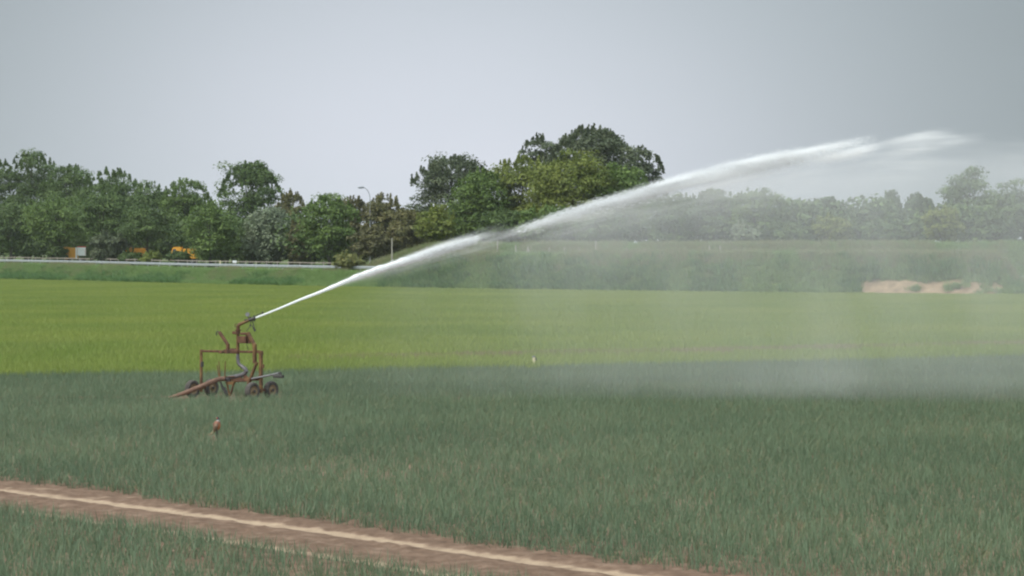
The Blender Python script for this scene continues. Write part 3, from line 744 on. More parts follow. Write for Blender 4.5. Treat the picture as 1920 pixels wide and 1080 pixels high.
def wire_fence():
    L = [(735, 446, 1, 0), (800, 462, 0, 0), (815, 464, 0, 0), (932, 452, 0, .05), (967, 459, 0, 0), (983, 462, 0, .45), (998, 463, 0, -.5), (1030, 464, 0, 0),
         (1058, 462, 0, 0), (1086, 464, 0, 0), (1117, 451, 0, 0), (1174, 464, 0, .06), (1209, 466, 0, 0), (1330, 460, 0, 0), (1350, 461, 0, 0), (1380, 466, 0, 0)]
    p0 = locate(1000, 8.5)
    root = thing('wire_fence', 'line of uneven weathered posts with thin wire along the top of the mound', 'fence', (*p0, float(height(*p0))))
    tops = []
    for px, top, br, lean in L:
        X, Y = locate(px, 8.5); z = float(height(X, Y)); zt = CH + (HZ - top) / F * Y
        b = MB(); b.tube([(X, Y, z-.3), (X + lean*.5, Y, (z+zt)/2), (X + lean, Y, zt)], [.085, .08, .07], 7); b.build('fence_post', M['pale_post'], root, True)
        if br:
            b = MB(); b.tube([(X + .05, Y, z + 1.2), (X + 1.1, Y-.1, z - .1)], .05, 6); b.build('brace', M['wood'], root)
        tops.append((X, Y, z))
    for h in (.7, 1.05):
        b = MB()
        for p, q in zip(tops[:-1], tops[1:]):
            mid = ((p[0]+q[0])/2, (p[1]+q[1])/2, (p[2]+q[2])/2 + h - .06)
            b.tube([(p[0], p[1]-.06, p[2]+h), mid, (q[0], q[1]-.06, q[2]+h)], .006, 4)
        b.build('wire', M['galv'], root)
wire_fence()
def lamp():
    X, Y = locate(694, 46); z = float(height(X, Y)); zt = CH + (HZ - 351) / F * Y; s = F / Y
    root = thing('street_lamp', 'curved street lamp standing up from behind the hedge', 'street lamp', (X, Y, z))
    b = MB(); b.tube([(X, Y, z-.2), (X, Y, z+1.2), (X, Y, z+1.25), (X, Y, zt - 1.6)], [.11, .11, .075, .065], 10); b.build('pole', M['lamp'], root, True)
    b = MB(); arm = [(X - .95 + .95*math.cos(a), Y, zt - 1.6 + 1.55*math.sin(a)) for a in np.linspace(0, math.pi/2, 9)]
    b.tube(arm + [(X - 1.15, Y, zt - .05)], .045, 8); b.build('arm', M['lamp'], root, True)
    b = MB(); b.tube([(X-.75, Y, zt-.02), (X-.9, Y, zt-.02), (X-1.35, Y, zt-.06), (X-1.62, Y, zt-.06)], [.05, .13, .14, .06], 10); b.build('lamp_head', M['lamp'], root, True)
lamp()
def truck(px0, px1, d, label, panel, z_off=0., ht=1.):
    pc = (px0 + px1) / 2; X, Y = locate(pc, d); z = float(height(X, Y)) + z_off; L = (px1 - px0) / F * Y
    root = thing('work_truck', label, 'truck', (X, Y, z), 'orange trucks parked under the left wood')
    def pt(u, v, w): return np.array((X - L/2 + u*L, Y + w, z + v*ht))
    b = MB()      # cab with sloped front, nose to the left
    pr = [(.0, .55), (.0, 1.35), (.06, 2.2), (.12, 2.4), (.38, 2.4), (.38, .55)]
    b.prism([pt(u, v, 0) for u, v in pr], (0, 1, 0), 2.0); b.build('cab', M['orange'], root)
    b = MB(); b.prism([pt(u, v, -1.005) for u, v in [(.05, 1.4), (.085, 2.12), (.2, 2.12), (.2, 1.4)]], (0, 1, 0), .03); b.build('window', M['glass'], root)
    b = MB(); b.bar(pt(.36, .6, 0), pt(1.0, .6, 0), .9, .22); b.build('chassis', M['black'], root)
    b = MB()
    if panel:
        b.prism([pt(u, v, 0) for u, v in [(.4, .75), (.4, 2.3), (.66, 2.3), (.66, .75)]], (0, 1, 0), 2.0); b.build('body', M['orange'], root)
        b = MB(); b.prism([pt(u, v, -.9) for u, v in [(.7, 1.1), (.7, 2.35), (.98, 2.35), (.98, 1.1)]], (0, 1, 0), .12); wp = b.build('sign_panel', M['white'], root)
        b = MB(); b.bar(pt(.69, 2.4, -.9), pt(.99, 2.4, -.9), .14, .14); b.bar(pt(.965, 1.1, -.965), pt(.965, 2.3, -.965), .02, .1)
        b.build('red_edging', M['red'], root)
        b = MB(); b.box(pt(.665, 1.5, -.98), .22, .1, 1.6); b.build('white_stripe', M['white'], root)
    else:
        b.prism([pt(u, v, 0) for u, v in [(.42, .8), (.39, 2.15), (1.0, 2.15), (.97, .8)]], (0, 1, 0), 2.1); b.build('tipper_body', M['orange'], root)
        b = MB()
        for u in (.5, .6, .7, .8, .9): b.bar(pt(u, .85, -1.07), pt(u, 2.1, -1.07), .07, .06)
        b.build('body_ribs', M['orange'], root)
    for u in (.17, .8):
        for w in (-.85, .85):
            c = pt(u, .45 / ht, w)
            b = MB(); b.lathe(c, (0, 1, 0), [(-.14, .3), (-.14, .42), (-.1, .46), (.1, .46), (.14, .42), (.14, .3)], 18); wh = b.build('wheel', M['black'], root, True)
            b = MB(); b.lathe(c, (0, 1, 0), [(-.145, .05), (-.145, .24), (.12, .24)], 14)
            rm = b.build('rim', M['grey_metal'], None, True); rm.parent = wh
            rm.matrix_parent_inverse = wh.matrix_parent_inverse.inverted() @ Matrix.Identity(4) if False else Matrix.Identity(4)
            bpy.context.view_layer.update(); rm.matrix_parent_inverse = wh.matrix_world.inverted()
truck(108, 164, 27, 'orange truck with white red edged panel at its tail, under the trees', True)
truck(228, 276, 29, 'middle orange truck, with tipper body, right of the grey green shrub', False, .1)
truck(322, 371, 30, 'third orange truck, half hidden by the rounded green bush', False, .1)

# ------------------------------------------------------------------ the rain gun cart
YC = 69.0
def Q(zx, zy, w=0.): return P(310 + zx/5.4, 560 + zy/5.4, YC + w)
def bw(zx): return -.7 * (zx - 665) / 5.4 / 65.9          # depth of a point on the gantry: its right end stands nearer
def B(zx, zy, w=0.): return Q(zx, zy, bw(zx) + w)
AX = np.array((1., -.7, 0)); AX /= np.linalg.norm(AX)     # along the gantry
TR = np.array((.7, 1., 0)); TR /= np.linalg.norm(TR)      # direction of travel
c0 = B(665, 1010)
cart = thing('irrigation_cart', 'rusty four wheeled gantry cart with a rain gun throwing a white water jet', 'irrigation cart', (c0[0], c0[1], 0))
def bp(name, mat, fn, smooth=False):
    b = MB(); fn(b); return b.build(name, mat, cart, smooth)
def sub(o, name, mat, fn, smooth=False):
    b = MB(); fn(b); c = b.build(name, mat, None, smooth); bpy.context.view_layer.update()
    c.parent = o; c.matrix_parent_inverse = o.matrix_world.inverted(); return c
lp = bp('gantry_leg', M['ochre'], lambda b: b.bar(B(362, 515), B(362, 945), .075, up=AX))
sub(lp, 'bracket', M['dark_metal'], lambda b: b.bar(B(372, 640), B(372, 690), .09, .06, up=AX))
rp = bp('gantry_leg', M['ochre'], lambda b: (b.bar(B(966, 528), B(966, 955), .095, up=AX), b.prism([B(926, 520), B(985, 530), B(985, 570), B(960, 575)], TR, .06)))
sub(rp, 'bracket', M['rust'], lambda b: b.bar(B(990, 665), B(990, 705), .05, .05, up=AX))
bp('cross_beam', M['rust'], lambda b: b.bar(B(374, 531), B(952, 541), .065, up=(0, 0, 1)))
bp('beam_sleeve', M['rust'], lambda b: (b.bar(B(598, 534, -.01), B(742, 536, -.01), .1, .115), b.bar(B(545, 545), B(580, 546), .08, .05), b.bar(B(660, 512), B(715, 512), .06, .05)))
arm = bp('hook_arm', M['rust'], lambda b: (b.bar(B(632, 556, -.04), B(632, 462, -.04), .095, .085, up=AX), b.bar(B(634, 470, -.04), B(546, 340, -.04), .085, .08, up=TR)))
sub(arm, 'hook', M['dark_metal'], lambda b: b.tube([B(546, 345, -.04), B(534, 332, -.04), B(521, 335, -.04), B(515, 352, -.04), B(515, 372, -.04)], .016, 7), True)
bp('swing_arm', M['ochre'], lambda b: (b.bar(B(903, 462, -.05), B(903, 655, -.05), .105, .1, up=AX), b.bar(B(905, 475, -.05), B(835, 345, -.05), .095, .09, up=TR), b.bar(B(925, 645, -.05), B(838, 862, -.05), .075, .08, up=TR)))
bp('mast', M['ochre'], lambda b: b.tube([B(733, 565), B(733, 320)], .044, 12), True)
bp('riser_pipe', M['grey_hose'], lambda b: b.tube([B(733, 560), B(732, 600), B(735, 640), B(748, 668), B(778, 690), B(808, 712), B(818, 735), B(805, 757), B(770, 775), B(720, 788), B(660, 800), B(615, 815, -.05)],
   [.045, .05, .048, .05, .055, .058, .062, .062, .062, .062, .064, .066], 12), True)
bp('pipe_coupling', M['dark_metal'], lambda b: b.lathe(B(640, 832, -.05), (0, 0, 1), [(-.05, .04), (-.05, .07), (.05, .07), (.05, .04)], 12), True)
bp('swivel', M['rust'], lambda b: (b.lathe(B(735, 335), (0, 0, 1), [(-.06, .06), (-.06, .1), (-.03, .1), (-.03, .065), (.03, .065), (.03, .09), (.06, .09), (.06, .05), (.1, .05), (.12, .055), (.16, .055), (.16, .03)], 16),
   b.bar(B(682, 344), B(720, 348), .06, .08), b.tube([B(705, 290), B(703, 262), B(722, 252)], .012, 6)), True)
bp('gear_box', M['rust'], lambda b: (b.bar(B(756, 415, -.03), B(834, 415, -.03), .2, .2, ch=.06), b.bar(B(770, 355, -.03), B(835, 355, -.03), .12, .07), b.bar(B(838, 345, -.03), B(838, 455, -.03), .04, .16, up=AX)))
bp('control_cable', M['dark_metal'], lambda b: b.tube([B(820, 462), B(832, 490), B(836, 520)], .008, 5))
# the gun
def gx_(zx, zy): return Q(zx, zy, bw(735) - .1 * (zx - 735) / 356)
gun = bp('rain_gun', M['ochre'], lambda b: b.tube([gx_(735, 292), gx_(737, 275), gx_(750, 262), gx_(780, 248), gx_(820, 231), gx_(862, 212)], [.05, .05, .05, .045, .042, .036], 12), True)
sub(gun, 'nozzle', M['dark_metal'], lambda b: (b.tube([gx_(842, 221), gx_(848, 218), gx_(875, 208), gx_(902, 198), gx_(914, 193)], [.03, .05, .05, .045, .024], 12), b.tube([gx_(895, 170), gx_(905, 198), gx_(898, 230)], [.02, .035, .02], 8),
    b.bar(gx_(800, 217), gx_(852, 212), .05, .045), b.bar(gx_(858, 182), gx_(862, 215), .04, .04)), True)
sub(gun, 'counterweight', M['grey_metal'], lambda b: b.lathe(gx_(832, 160), (0, 1, 0), [(-.05, .03), (-.05, .058), (.05, .058), (.05, .03)], 16), True)
sub(gun, 'weight_stay', M['dark_metal'], lambda b: b.tube([gx_(832, 170), gx_(846, 205)], .016, 6))
sub(gun, 'drive_arm', M['dark_metal'], lambda b: (b.tube([gx_(890, 185), gx_(930, 164), gx_(984, 143)], .011, 6), b.bar(gx_(986, 130), gx_(984, 158), .04, .03)))
sub(gun, 'deflector_lever', M['dark_metal'], lambda b: (b.tube([gx_(880, 222), gx_(892, 265), gx_(905, 315)], .014, 6), b.bar(gx_(892, 295), gx_(910, 330), .05, .05, up=AX), b.tube([gx_(876, 270), gx_(888, 300), gx_(902, 325)], .012, 6)))
sub(gun, 'tie_rod', M['dark_metal'], lambda b: (b.tube([gx_(868, 225), gx_(860, 275), gx_(820, 330)], .01, 6), b.ball(gx_(860, 270), .028, .028, .035, 8)))
# lower frame
bp('chassis', M['rust'], lambda b: (b.bar(B(545, 822), B(955, 815), .075, .08), b.bar(B(690, 835), B(850, 828), .09, .07), b.bar(B(740, 775), B(762, 815), .07, .09, up=AX), b.bar(B(800, 780), B(860, 845), .06, .1, up=AX)))
bp('saddle', M['rust'], lambda b: (b.bar(B(525, 815, -.1), B(612, 808, -.1), .13, .1), b.bar(B(560, 795, -.1), B(700, 790, -.08), .05, .03)))
for zx0, zy0, zx1, zy1 in ((522, 672, 545, 805), (540, 632, 552, 790), (606, 632, 600, 800)):
    bp('prong', M['ochre'], lambda b: b.tube([B(zx0, zy0, -.1), B((zx0+zx1)/2, (zy0+zy1)/2, -.1), B(zx1, zy1, -.1)], [.012, .017, .02], 7), True)
bp('support_foot', M['ochre'], lambda b: (b.prism([B(610, 842, -.12), B(706, 838, -.12), B(690, 870, -.12), B(625, 870, -.12)], TR, .07), b.bar(B(624, 865, -.12), B(648, 985, -.12), .045, .05, up=TR), b.bar(B(690, 865, -.12), B(652, 985, -.12), .045, .05, up=TR)))
bp('skid', M['dark_metal'], lambda b: (b.bar(B(585, 905, -.1), B(632, 985, -.1), .1, .06, up=TR), b.bar(B(556, 845, -.1), B(582, 915, -.1), .05, .05, up=TR)))
bp('outrigger_pole', M['grey_metal'], lambda b: b.tube([B(872, 812, -.1), B(960, 795, -.1), B(1060, 775, -.1), B(1158, 752, -.1)], .026, 10), True)
bp('outrigger_foot', M['dark_metal'], lambda b: (b.bar(B(1100, 785, -.1), B(1188, 790, -.1), .12, .085), b.bar(B(1158, 745, -.1), B(1162, 775, -.1), .07, .08, up=AX)))
# bogies and wheels
for leg in (362, 968):
    foot = B(leg, 930); foot[2] = .33
    bp('bogie_beam', M['rust'], lambda b: b.bar(foot - TR*.42 + (0, 0, -.06), foot + TR*.42 + (0, 0, -.06), .06, .08))
    for sgn in (-1, 1):
        c = foot + TR * .40 * sgn + AX * .02; c[2] = .25
        wh = bp('wheel', M['tyre'], lambda b: b.lathe(c, AX, [(-.06, .15), (-.085, .19), (-.08, .232), (-.045, .255), (.045, .255), (.08, .232), (.085, .19), (.06, .15)], 28, False), True)
        sub(wh, 'rim', M['rim'], lambda b: b.lathe(c, AX, [(-.05, .03), (-.055, .155), (.05, .158), (.062, .15), (.03, .11), (.035, .06), (.075, .055)], 24), True)
        sub(wh, 'hub', M['dark_metal'], lambda b: b.lathe(c + AX*.06, AX, [(-.03, .02), (-.03, .05), (.035, .042), (.045, .02)], 14), True)
# supply hose
hb = MB()
hp = [B(600, 812, -.22), B(560, 812, -.3), B(500, 830, -.55), B(442, 853, -.85), B(380, 880, -1.05), B(300, 914, -1.25), B(200, 953, -1.45), B(110, 984, -1.6), B(40, 1003, -1.7)]
hp = [np.array(p) for p in hp]
tail = [np.array((hp[-1][0] - d_, hp[-1][1] - .09 * d_ + .25*math.sin(d_*.5), .045)) for d_ in (.7, 1.5, 2.5, 4, 5.5, 7, 8.5, 10, 12)]
hb.tube(hp + tail, [.064, .066, .067, .067, .067, .066, .062, .055, .045] + [.032] * 9, 12)
ho = hb.build('supply_hose', M['hose'], None, True)
tag(ho, 'muddy reddish brown hose running from the gun cart down into the leeks', 'hose')

# ------------------------------------------------------------------ pheasant and marker stake
def pheasant():
    X, Y = G(407, 822); s = 85.0 / (F / Y * 0 + 85.0)
    m, t, out = mat_new('pheasant_plumage')
    at = N(t, 'ShaderNodeAttribute', attribute_name='col')
    c = mix(t, mth(t, 'MULTIPLY', sstep(t, noise(t, 60, 3), .5, .6), .5), at.outputs['Color'], (.03, .02, .015))
    b_ = N(t, 'ShaderNodeBsdfPrincipled'); t.links.new(c, b_.inputs['Base Color']); b_.inputs['Roughness'].default_value = .6
    t.links.new(b_.outputs[0], out.inputs[0])
    root = thing('pheasant', 'cock pheasant standing upright among the leeks, copper body and dark head', 'bird', (X, Y, 0))
    def o(u, v, w): return np.array((X + u * .62, Y + w, v))
    # one continuous body: spine rings (u right, z up), half widths in depth and across; upright, tail to lower left, back half turned to the viewer
    R = [(-.115, .16, .012, .012), (-.098, .18, .045, .04), (-.07, .215, .078, .072), (-.04, .255, .096, .09), (-.012, .3, .098, .088), (.012, .34, .088, .074), (.026, .372, .066, .053),
         (.03, .398, .043, .036), (.027, .422, .034, .03), (.02, .442, .033, .031), (.008, .458, .031, .029), (-.008, .464, .024, .022), (-.022, .461, .012, .012)]
    K = 16; V = []; C = []
    tones = [(.14, .1, .055), (.12, .095, .06), (.11, .085, .055), (.14, .08, .045), (.17, .068, .035), (.22, .08, .038), (.2, .07, .034), (.34, .32, .29), (.012, .02, .022), (.012, .018, .022), (.012, .02, .018), (.03, .02, .015), (.03, .02, .015)]
    for i, (u, z, ry, rx) in enumerate(R):
        a_ = R[max(i-1, 0)]; b2 = R[min(i+1, len(R)-1)]; d_ = np.array((b2[0]-a_[0], 0, b2[1]-a_[1])); d_ /= np.linalg.norm(d_)
        sx = np.array((d_[2], 0, -d_[0]))
        for k in range(K):
            a = 2*math.pi*k/K; p = o(u, z, 0) + sx*rx*math.cos(a) + np.array((0, ry*math.sin(a), 0)); V.append(p)
            col = np.array(tones[i])
            if i < 6 and math.cos(a) > .5: col = np.array((.36, .12, .04))        # copper breast side
            C.append(col)
    Fc = [(i*K+k, i*K+(k+1) % K, (i+1)*K+(k+1) % K, (i+1)*K+k) for i in range(len(R)-1) for k in range(K)] + [tuple(range(K-1, -1, -1)), tuple(range((len(R)-1)*K, len(R)*K))]
    mesh_obj('body', V, Fc, m, root, smooth=True, cols=np.array(C))
    feather = surf('tail_feather', [(.35, (.2, .14, .08)), (.65, (.36, .28, .17))], 30, .8, .2)
    b = MB(); b.tube([o(-.1, .18, 0), o(-.15, .13, .02), o(-.24, .09, .05), o(-.42, .06, .1)], [.035, .03, .02, .004], 8); b.build('tail', feather, root, True)
    wing = surf('wing_feather', [(.35, (.13, .095, .07)), (.65, (.24, .15, .09))], 40, .8, .2)
    for sg in (-1, 1):
        b = MB(); b.tube([o(.0, .33, sg*.085), o(-.03, .28, sg*.105), o(-.075, .215, sg*.092), o(-.125, .155, sg*.05)], [.02, .045, .038, .006], 8); b.build('wing', wing, root, True)
        b = MB(); b.tube([o(-.03, .21, sg*.04), o(-.01, .15, sg*.045), o(-.03, .09, sg*.045), o(-.02, .0, sg*.045)], [.035, .016, .009, .009], 7)
        for fx, fy in ((.045, 0), (.035, .025), (.035, -.025), (-.025, 0)): b.tube([o(-.02, .008, sg*.045), o(-.02+fx, .006, sg*.045+fy)], [.008, .004], 5)
        b.build('leg', M['dark_metal'], root, True)
        b = MB(); b.ball(o(-.004, .452, sg*.026), .015, .008, .013, 8); b.build('wattle', M['red'], root, True)
        b = MB(); b.ball(o(-.002, .461, sg*.0275), .005, .005, .005, 8); b.build('eye', M['black'], root, True)
    b = MB(); b.tube([o(-.018, .461, 0), o(-.034, .459, 0), o(-.046, .452, 0)], [.011, .007, .002], 7); b.build('beak', M['stake'], root, True)
pheasant()
def stake():
    X, Y = G(1001, 690); s = F / Y
    root = thing('marker_stake', 'short pale wooden stake with grey cap at the edge of the leeks', 'stake', (X, Y, 0))
    b = MB(); b.bar((X, Y, -.1), (X, Y, .38), .1, .08); b.build('stake_shaft', M['stake'], root)
    b = MB(); b.bar((X - .005, Y, .38), (X - .01, Y, .43), .12, .1, up=(0, 1, 0)); b.build('cap', M['grey_metal'], root)
    b = MB(); b.box((X + .08, Y - .01, .32), .05, .04, .09); b.build('tag', M['dark_metal'], root)
stake()

# ------------------------------------------------------------------ the water jet
def yj(X): return 68.7 - .1 * (X + 7.0)
def J(px, py, dy=0.):
    X = (px - 960) / F * 68.
    for _ in range(8): Y = yj(X) + dy; X = (px - 960) / F * Y
    return np.array((X, Y, CH - (py - HZ) / F * Y))
nz = gx_(912, 194)
CX = np.array((485, 520, 560, 600, 640, 680, 720, 760, 800, 840, 880, 945, 1000, 1060, 1130, 1240, 1318, 1400, 1480, 1560, 1640, 1740, 1830, 1900, 2000, 2100.))
CYc = np.array((595, 580, 563, 548, 531, 514.5, 502, 490, 478.5, 467, 455.5, 434, 417, 397.5, 379, 354, 334, 318, 301, 289, 279, 268, 262, 262, 268, 285.))
HWc = np.array((2.0, 2.4, 3, 4, 5.2, 7, 8.5, 10, 11, 11.5, 12, 13, 15, 17, 18, 19, 21, 23, 25, 27, 30, 34, 38, 42, 50, 60.))
def water_mat(name, tr_):
    m, t, out = mat_new(name)
    d1 = N(t, 'ShaderNodeBsdfPrincipled'); d1.inputs['Base Color'].default_value = (.93, .94, .95, 1); d1.inputs['Roughness'].default_value = .25; d1.inputs['Specular IOR Level'].default_value = .5
    tl = N(t, 'ShaderNodeBsdfTranslucent'); tl.inputs[0].default_value = (.95, .96, .97, 1)
    ms = N(t, 'ShaderNodeMixShader'); ms.inputs[0].default_value = tr_
    t.links.new(d1.outputs[0], ms.inputs[1]); t.links.new(tl.outputs[0], ms.inputs[2]); t.links.new(ms.outputs[0], out.inputs[0]); return m
M['water'] = water_mat('white_water', .4); M['drop'] = water_mat('water_drop', .5)
jet = thing('water_jet', 'long white jet of water arching from the rain gun across the fields', 'water jet', nz)
b = MB(); px = np.concatenate([[0], np.linspace(490, 830, 90)]); pts = [nz] + [J(p, np.interp(p, CX, CYc)) for p in px[1:]]
for i in range(1, 14): # leave the nozzle smoothly
    f = i / 14; pts[i] = pts[i] * f + (1 - f) * (nz + (pts[14] - nz) * (i / 14))
rr = [.022] + [max(.026, (np.interp(p, CX, HWc) * .72 / F * 68.5)) * (1 + .22 * math.sin(p*.21) * math.sin(p * .067 + 1) * ss(p, 520, 700)) * (1 - .75 * float(ss(p, 760, 830))) for p in px[1:]]
b.tube(pts, rr, 12); b.build('stream', M['water'], jet, True)
rj = np.random.RandomState(12)
def drops(n, x0, x1, off0, off1, spread, lo_tail, size, elong, wx=None, slope_extra=0.):
    """droplets along the jet between photo columns x0 and x1; off shifts across the jet in half widths, tails hang below"""
    t = rj.rand(n) if wx is None else np.clip(rj.beta(wx[0], wx[1], n), 0, 1)
    p = x0 + (x1 - x0) * t; hw = np.interp(p, CX, HWc)
    o = off0 + (off1 - off0) * t + rj.normal(0, spread, n)
    if lo_tail: o = o + rj.exponential(lo_tail, n) * rj.rand(n)
    py = np.interp(p, CX, CYc) + o * hw
    dy = rj.normal(0, .5, n) * hw / 65
    X = (p - 960) / F * 68.
    for _ in range(6): Y = yj(X) + dy; X = (p - 960) / F * Y
    pos = np.stack([X, Y, CH - (py - HZ) / F * Y], -1)
    ang = -np.interp(p, CX, np.gradient(CYc, CX)) + slope_extra + rj.normal(0, .05, n)
    d = np.stack([np.cos(ang), rj.normal(0, .05, n), np.sin(ang)], -1)
    return pos, d, size * rj.uniform(.6, 1.5, n), elong * rj.uniform(.5, 1.6, n)
D = [
 drops(4500, 640, 900, 0, -.2, .3, .2, .008, .12, (2.2, 1.6)),
 drops(5500, 960, 1290, .35, -.15, .3, .25, .008, .12, (2.0, 1.6)),
 drops(6000, 1180, 1510, -.1, -.4, .3, .25, .008, .12, (1.8, 1.6)),
 drops(2200, 1380, 1650, .0, -.45, .25, .3, .006, .10, (2, 2)),
]
def drop_mesh(name, D, parent, mat):
    pos = np.concatenate([q[0] for q in D]); d = np.concatenate([q[1] for q in D]); w = np.concatenate([q[2] for q in D])[:, None]; L = np.concatenate([q[3] for q in D])[:, None]
    d /= np.linalg.norm(d, axis=1)[:, None]; n = len(pos)
    x = np.cross(d, rj.normal(size=(n, 3))); x /= np.linalg.norm(x, axis=1)[:, None]; y = np.cross(d, x)
    V = np.stack([pos - d*L*.6, pos + x*w/2, pos + (-.5*x + .87*y)*w/2, pos + (-.5*x - .87*y)*w/2, pos + d*L*.4], 1).reshape(-1, 3)
    f = np.array(((0, 2, 1), (0, 3, 2), (0, 1, 3), (4, 1, 2), (4, 2, 3), (4, 3, 1)))
    Fc = (f[None] + 5*np.arange(n)[:, None, None]).reshape(-1, 3)
    o = mesh_obj(name, V, Fc, mat, parent, smooth=True); return o
dr = drop_mesh('droplets', D, jet, M['drop']); dr['kind'] = 'stuff'


def poly(t, x, co):
    acc = mth(t, 'MULTIPLY', x, float(co[0]))
    for c in co[1:-1]: acc = mth(t, 'MULTIPLY', mth(t, 'ADD', acc, float(c)), x)
    return mth(t, 'ADD', acc, float(co[-1]))
def xw(px): return float(J(px, 400)[0])
def volume_object(name, lo, hi, res, rot, build, mat, parent=None):
    """a bank of droplets in the air: its density is worked out once into a grid"""
    V = [(x, y, z) for x in (lo[0], hi[0]) for y in (lo[1], hi[1]) for z in (lo[2], hi[2])]
    o = mesh_obj(name, V, [(0, 1, 3, 2), (4, 6, 7, 5), (0, 4, 5, 1), (2, 3, 7, 6), (1, 5, 7, 3), (0, 2, 6, 4)], mat)
    o.rotation_euler = (0, 0, rot)
    ng = bpy.data.node_groups.new(name, 'GeometryNodeTree')
    ng.interface.new_socket('Geometry', in_out='INPUT', socket_type='NodeSocketGeometry')
    ng.interface.new_socket('Geometry', in_out='OUTPUT', socket_type='NodeSocketGeometry')
    ng.nodes.new('NodeGroupInput'); go = ng.nodes.new('NodeGroupOutput')
    ps = ng.nodes.new('GeometryNodeInputPosition')
    vr = N(ng, 'ShaderNodeVectorRotate', rotation_type='Z_AXIS'); vr.inputs['Angle'].default_value = rot
    ng.links.new(ps.outputs[0], vr.inputs[0])
    den = build(ng, vr.outputs[0])
    vc = ng.nodes.new('GeometryNodeVolumeCube')
    vc.inputs['Min'].default_value = lo; vc.inputs['Max'].default_value = hi
    for k, r in zip(('Resolution X', 'Resolution Y', 'Resolution Z'), res): vc.inputs[k].default_value = r
    ng.links.new(den, vc.inputs['Density'])
    sm = ng.nodes.new('GeometryNodeSetMaterial'); sm.inputs['Material'].default_value = mat
    ng.links.new(vc.outputs[0], sm.inputs[0]); ng.links.new(sm.outputs[0], go.inputs[0])
    o.modifiers.new('droplets', 'NODES').node_group = ng
    if parent is not None:
        bpy.context.view_layer.update(); o.parent = parent; o.matrix_parent_inverse = parent.matrix_world.inverted()
    return o
def air_mat(name, col, an, rate):
    m = bpy.data.materials.new(name); m.use_nodes = True; t = m.node_tree; t.nodes.clear(); out = N(t, 'ShaderNodeOutputMaterial')
    pv = N(t, 'ShaderNodeVolumePrincipled'); pv.inputs['Color'].default_value = (*col, 1); pv.inputs['Anisotropy'].default_value = an
    pv.inputs['Density'].default_value = 1.0
    t.links.new(pv.outputs[0], out.inputs['Volume'])
    try: m.cycles.volume_step_rate = rate
    except Exception as e: print('step rate', e)
    return m
SH = -math.atan(.1)
def local_box(pts, pad):
    c, s_ = math.cos(-SH), math.sin(-SH); p = np.asarray(pts)
    q = np.stack([p[:, 0]*c - p[:, 1]*s_, p[:, 0]*s_ + p[:, 1]*c, p[:, 2]], -1)
    return tuple(float(v) for v in q.min(0) - pad), tuple(float(v) for v in q.max(0) + pad)
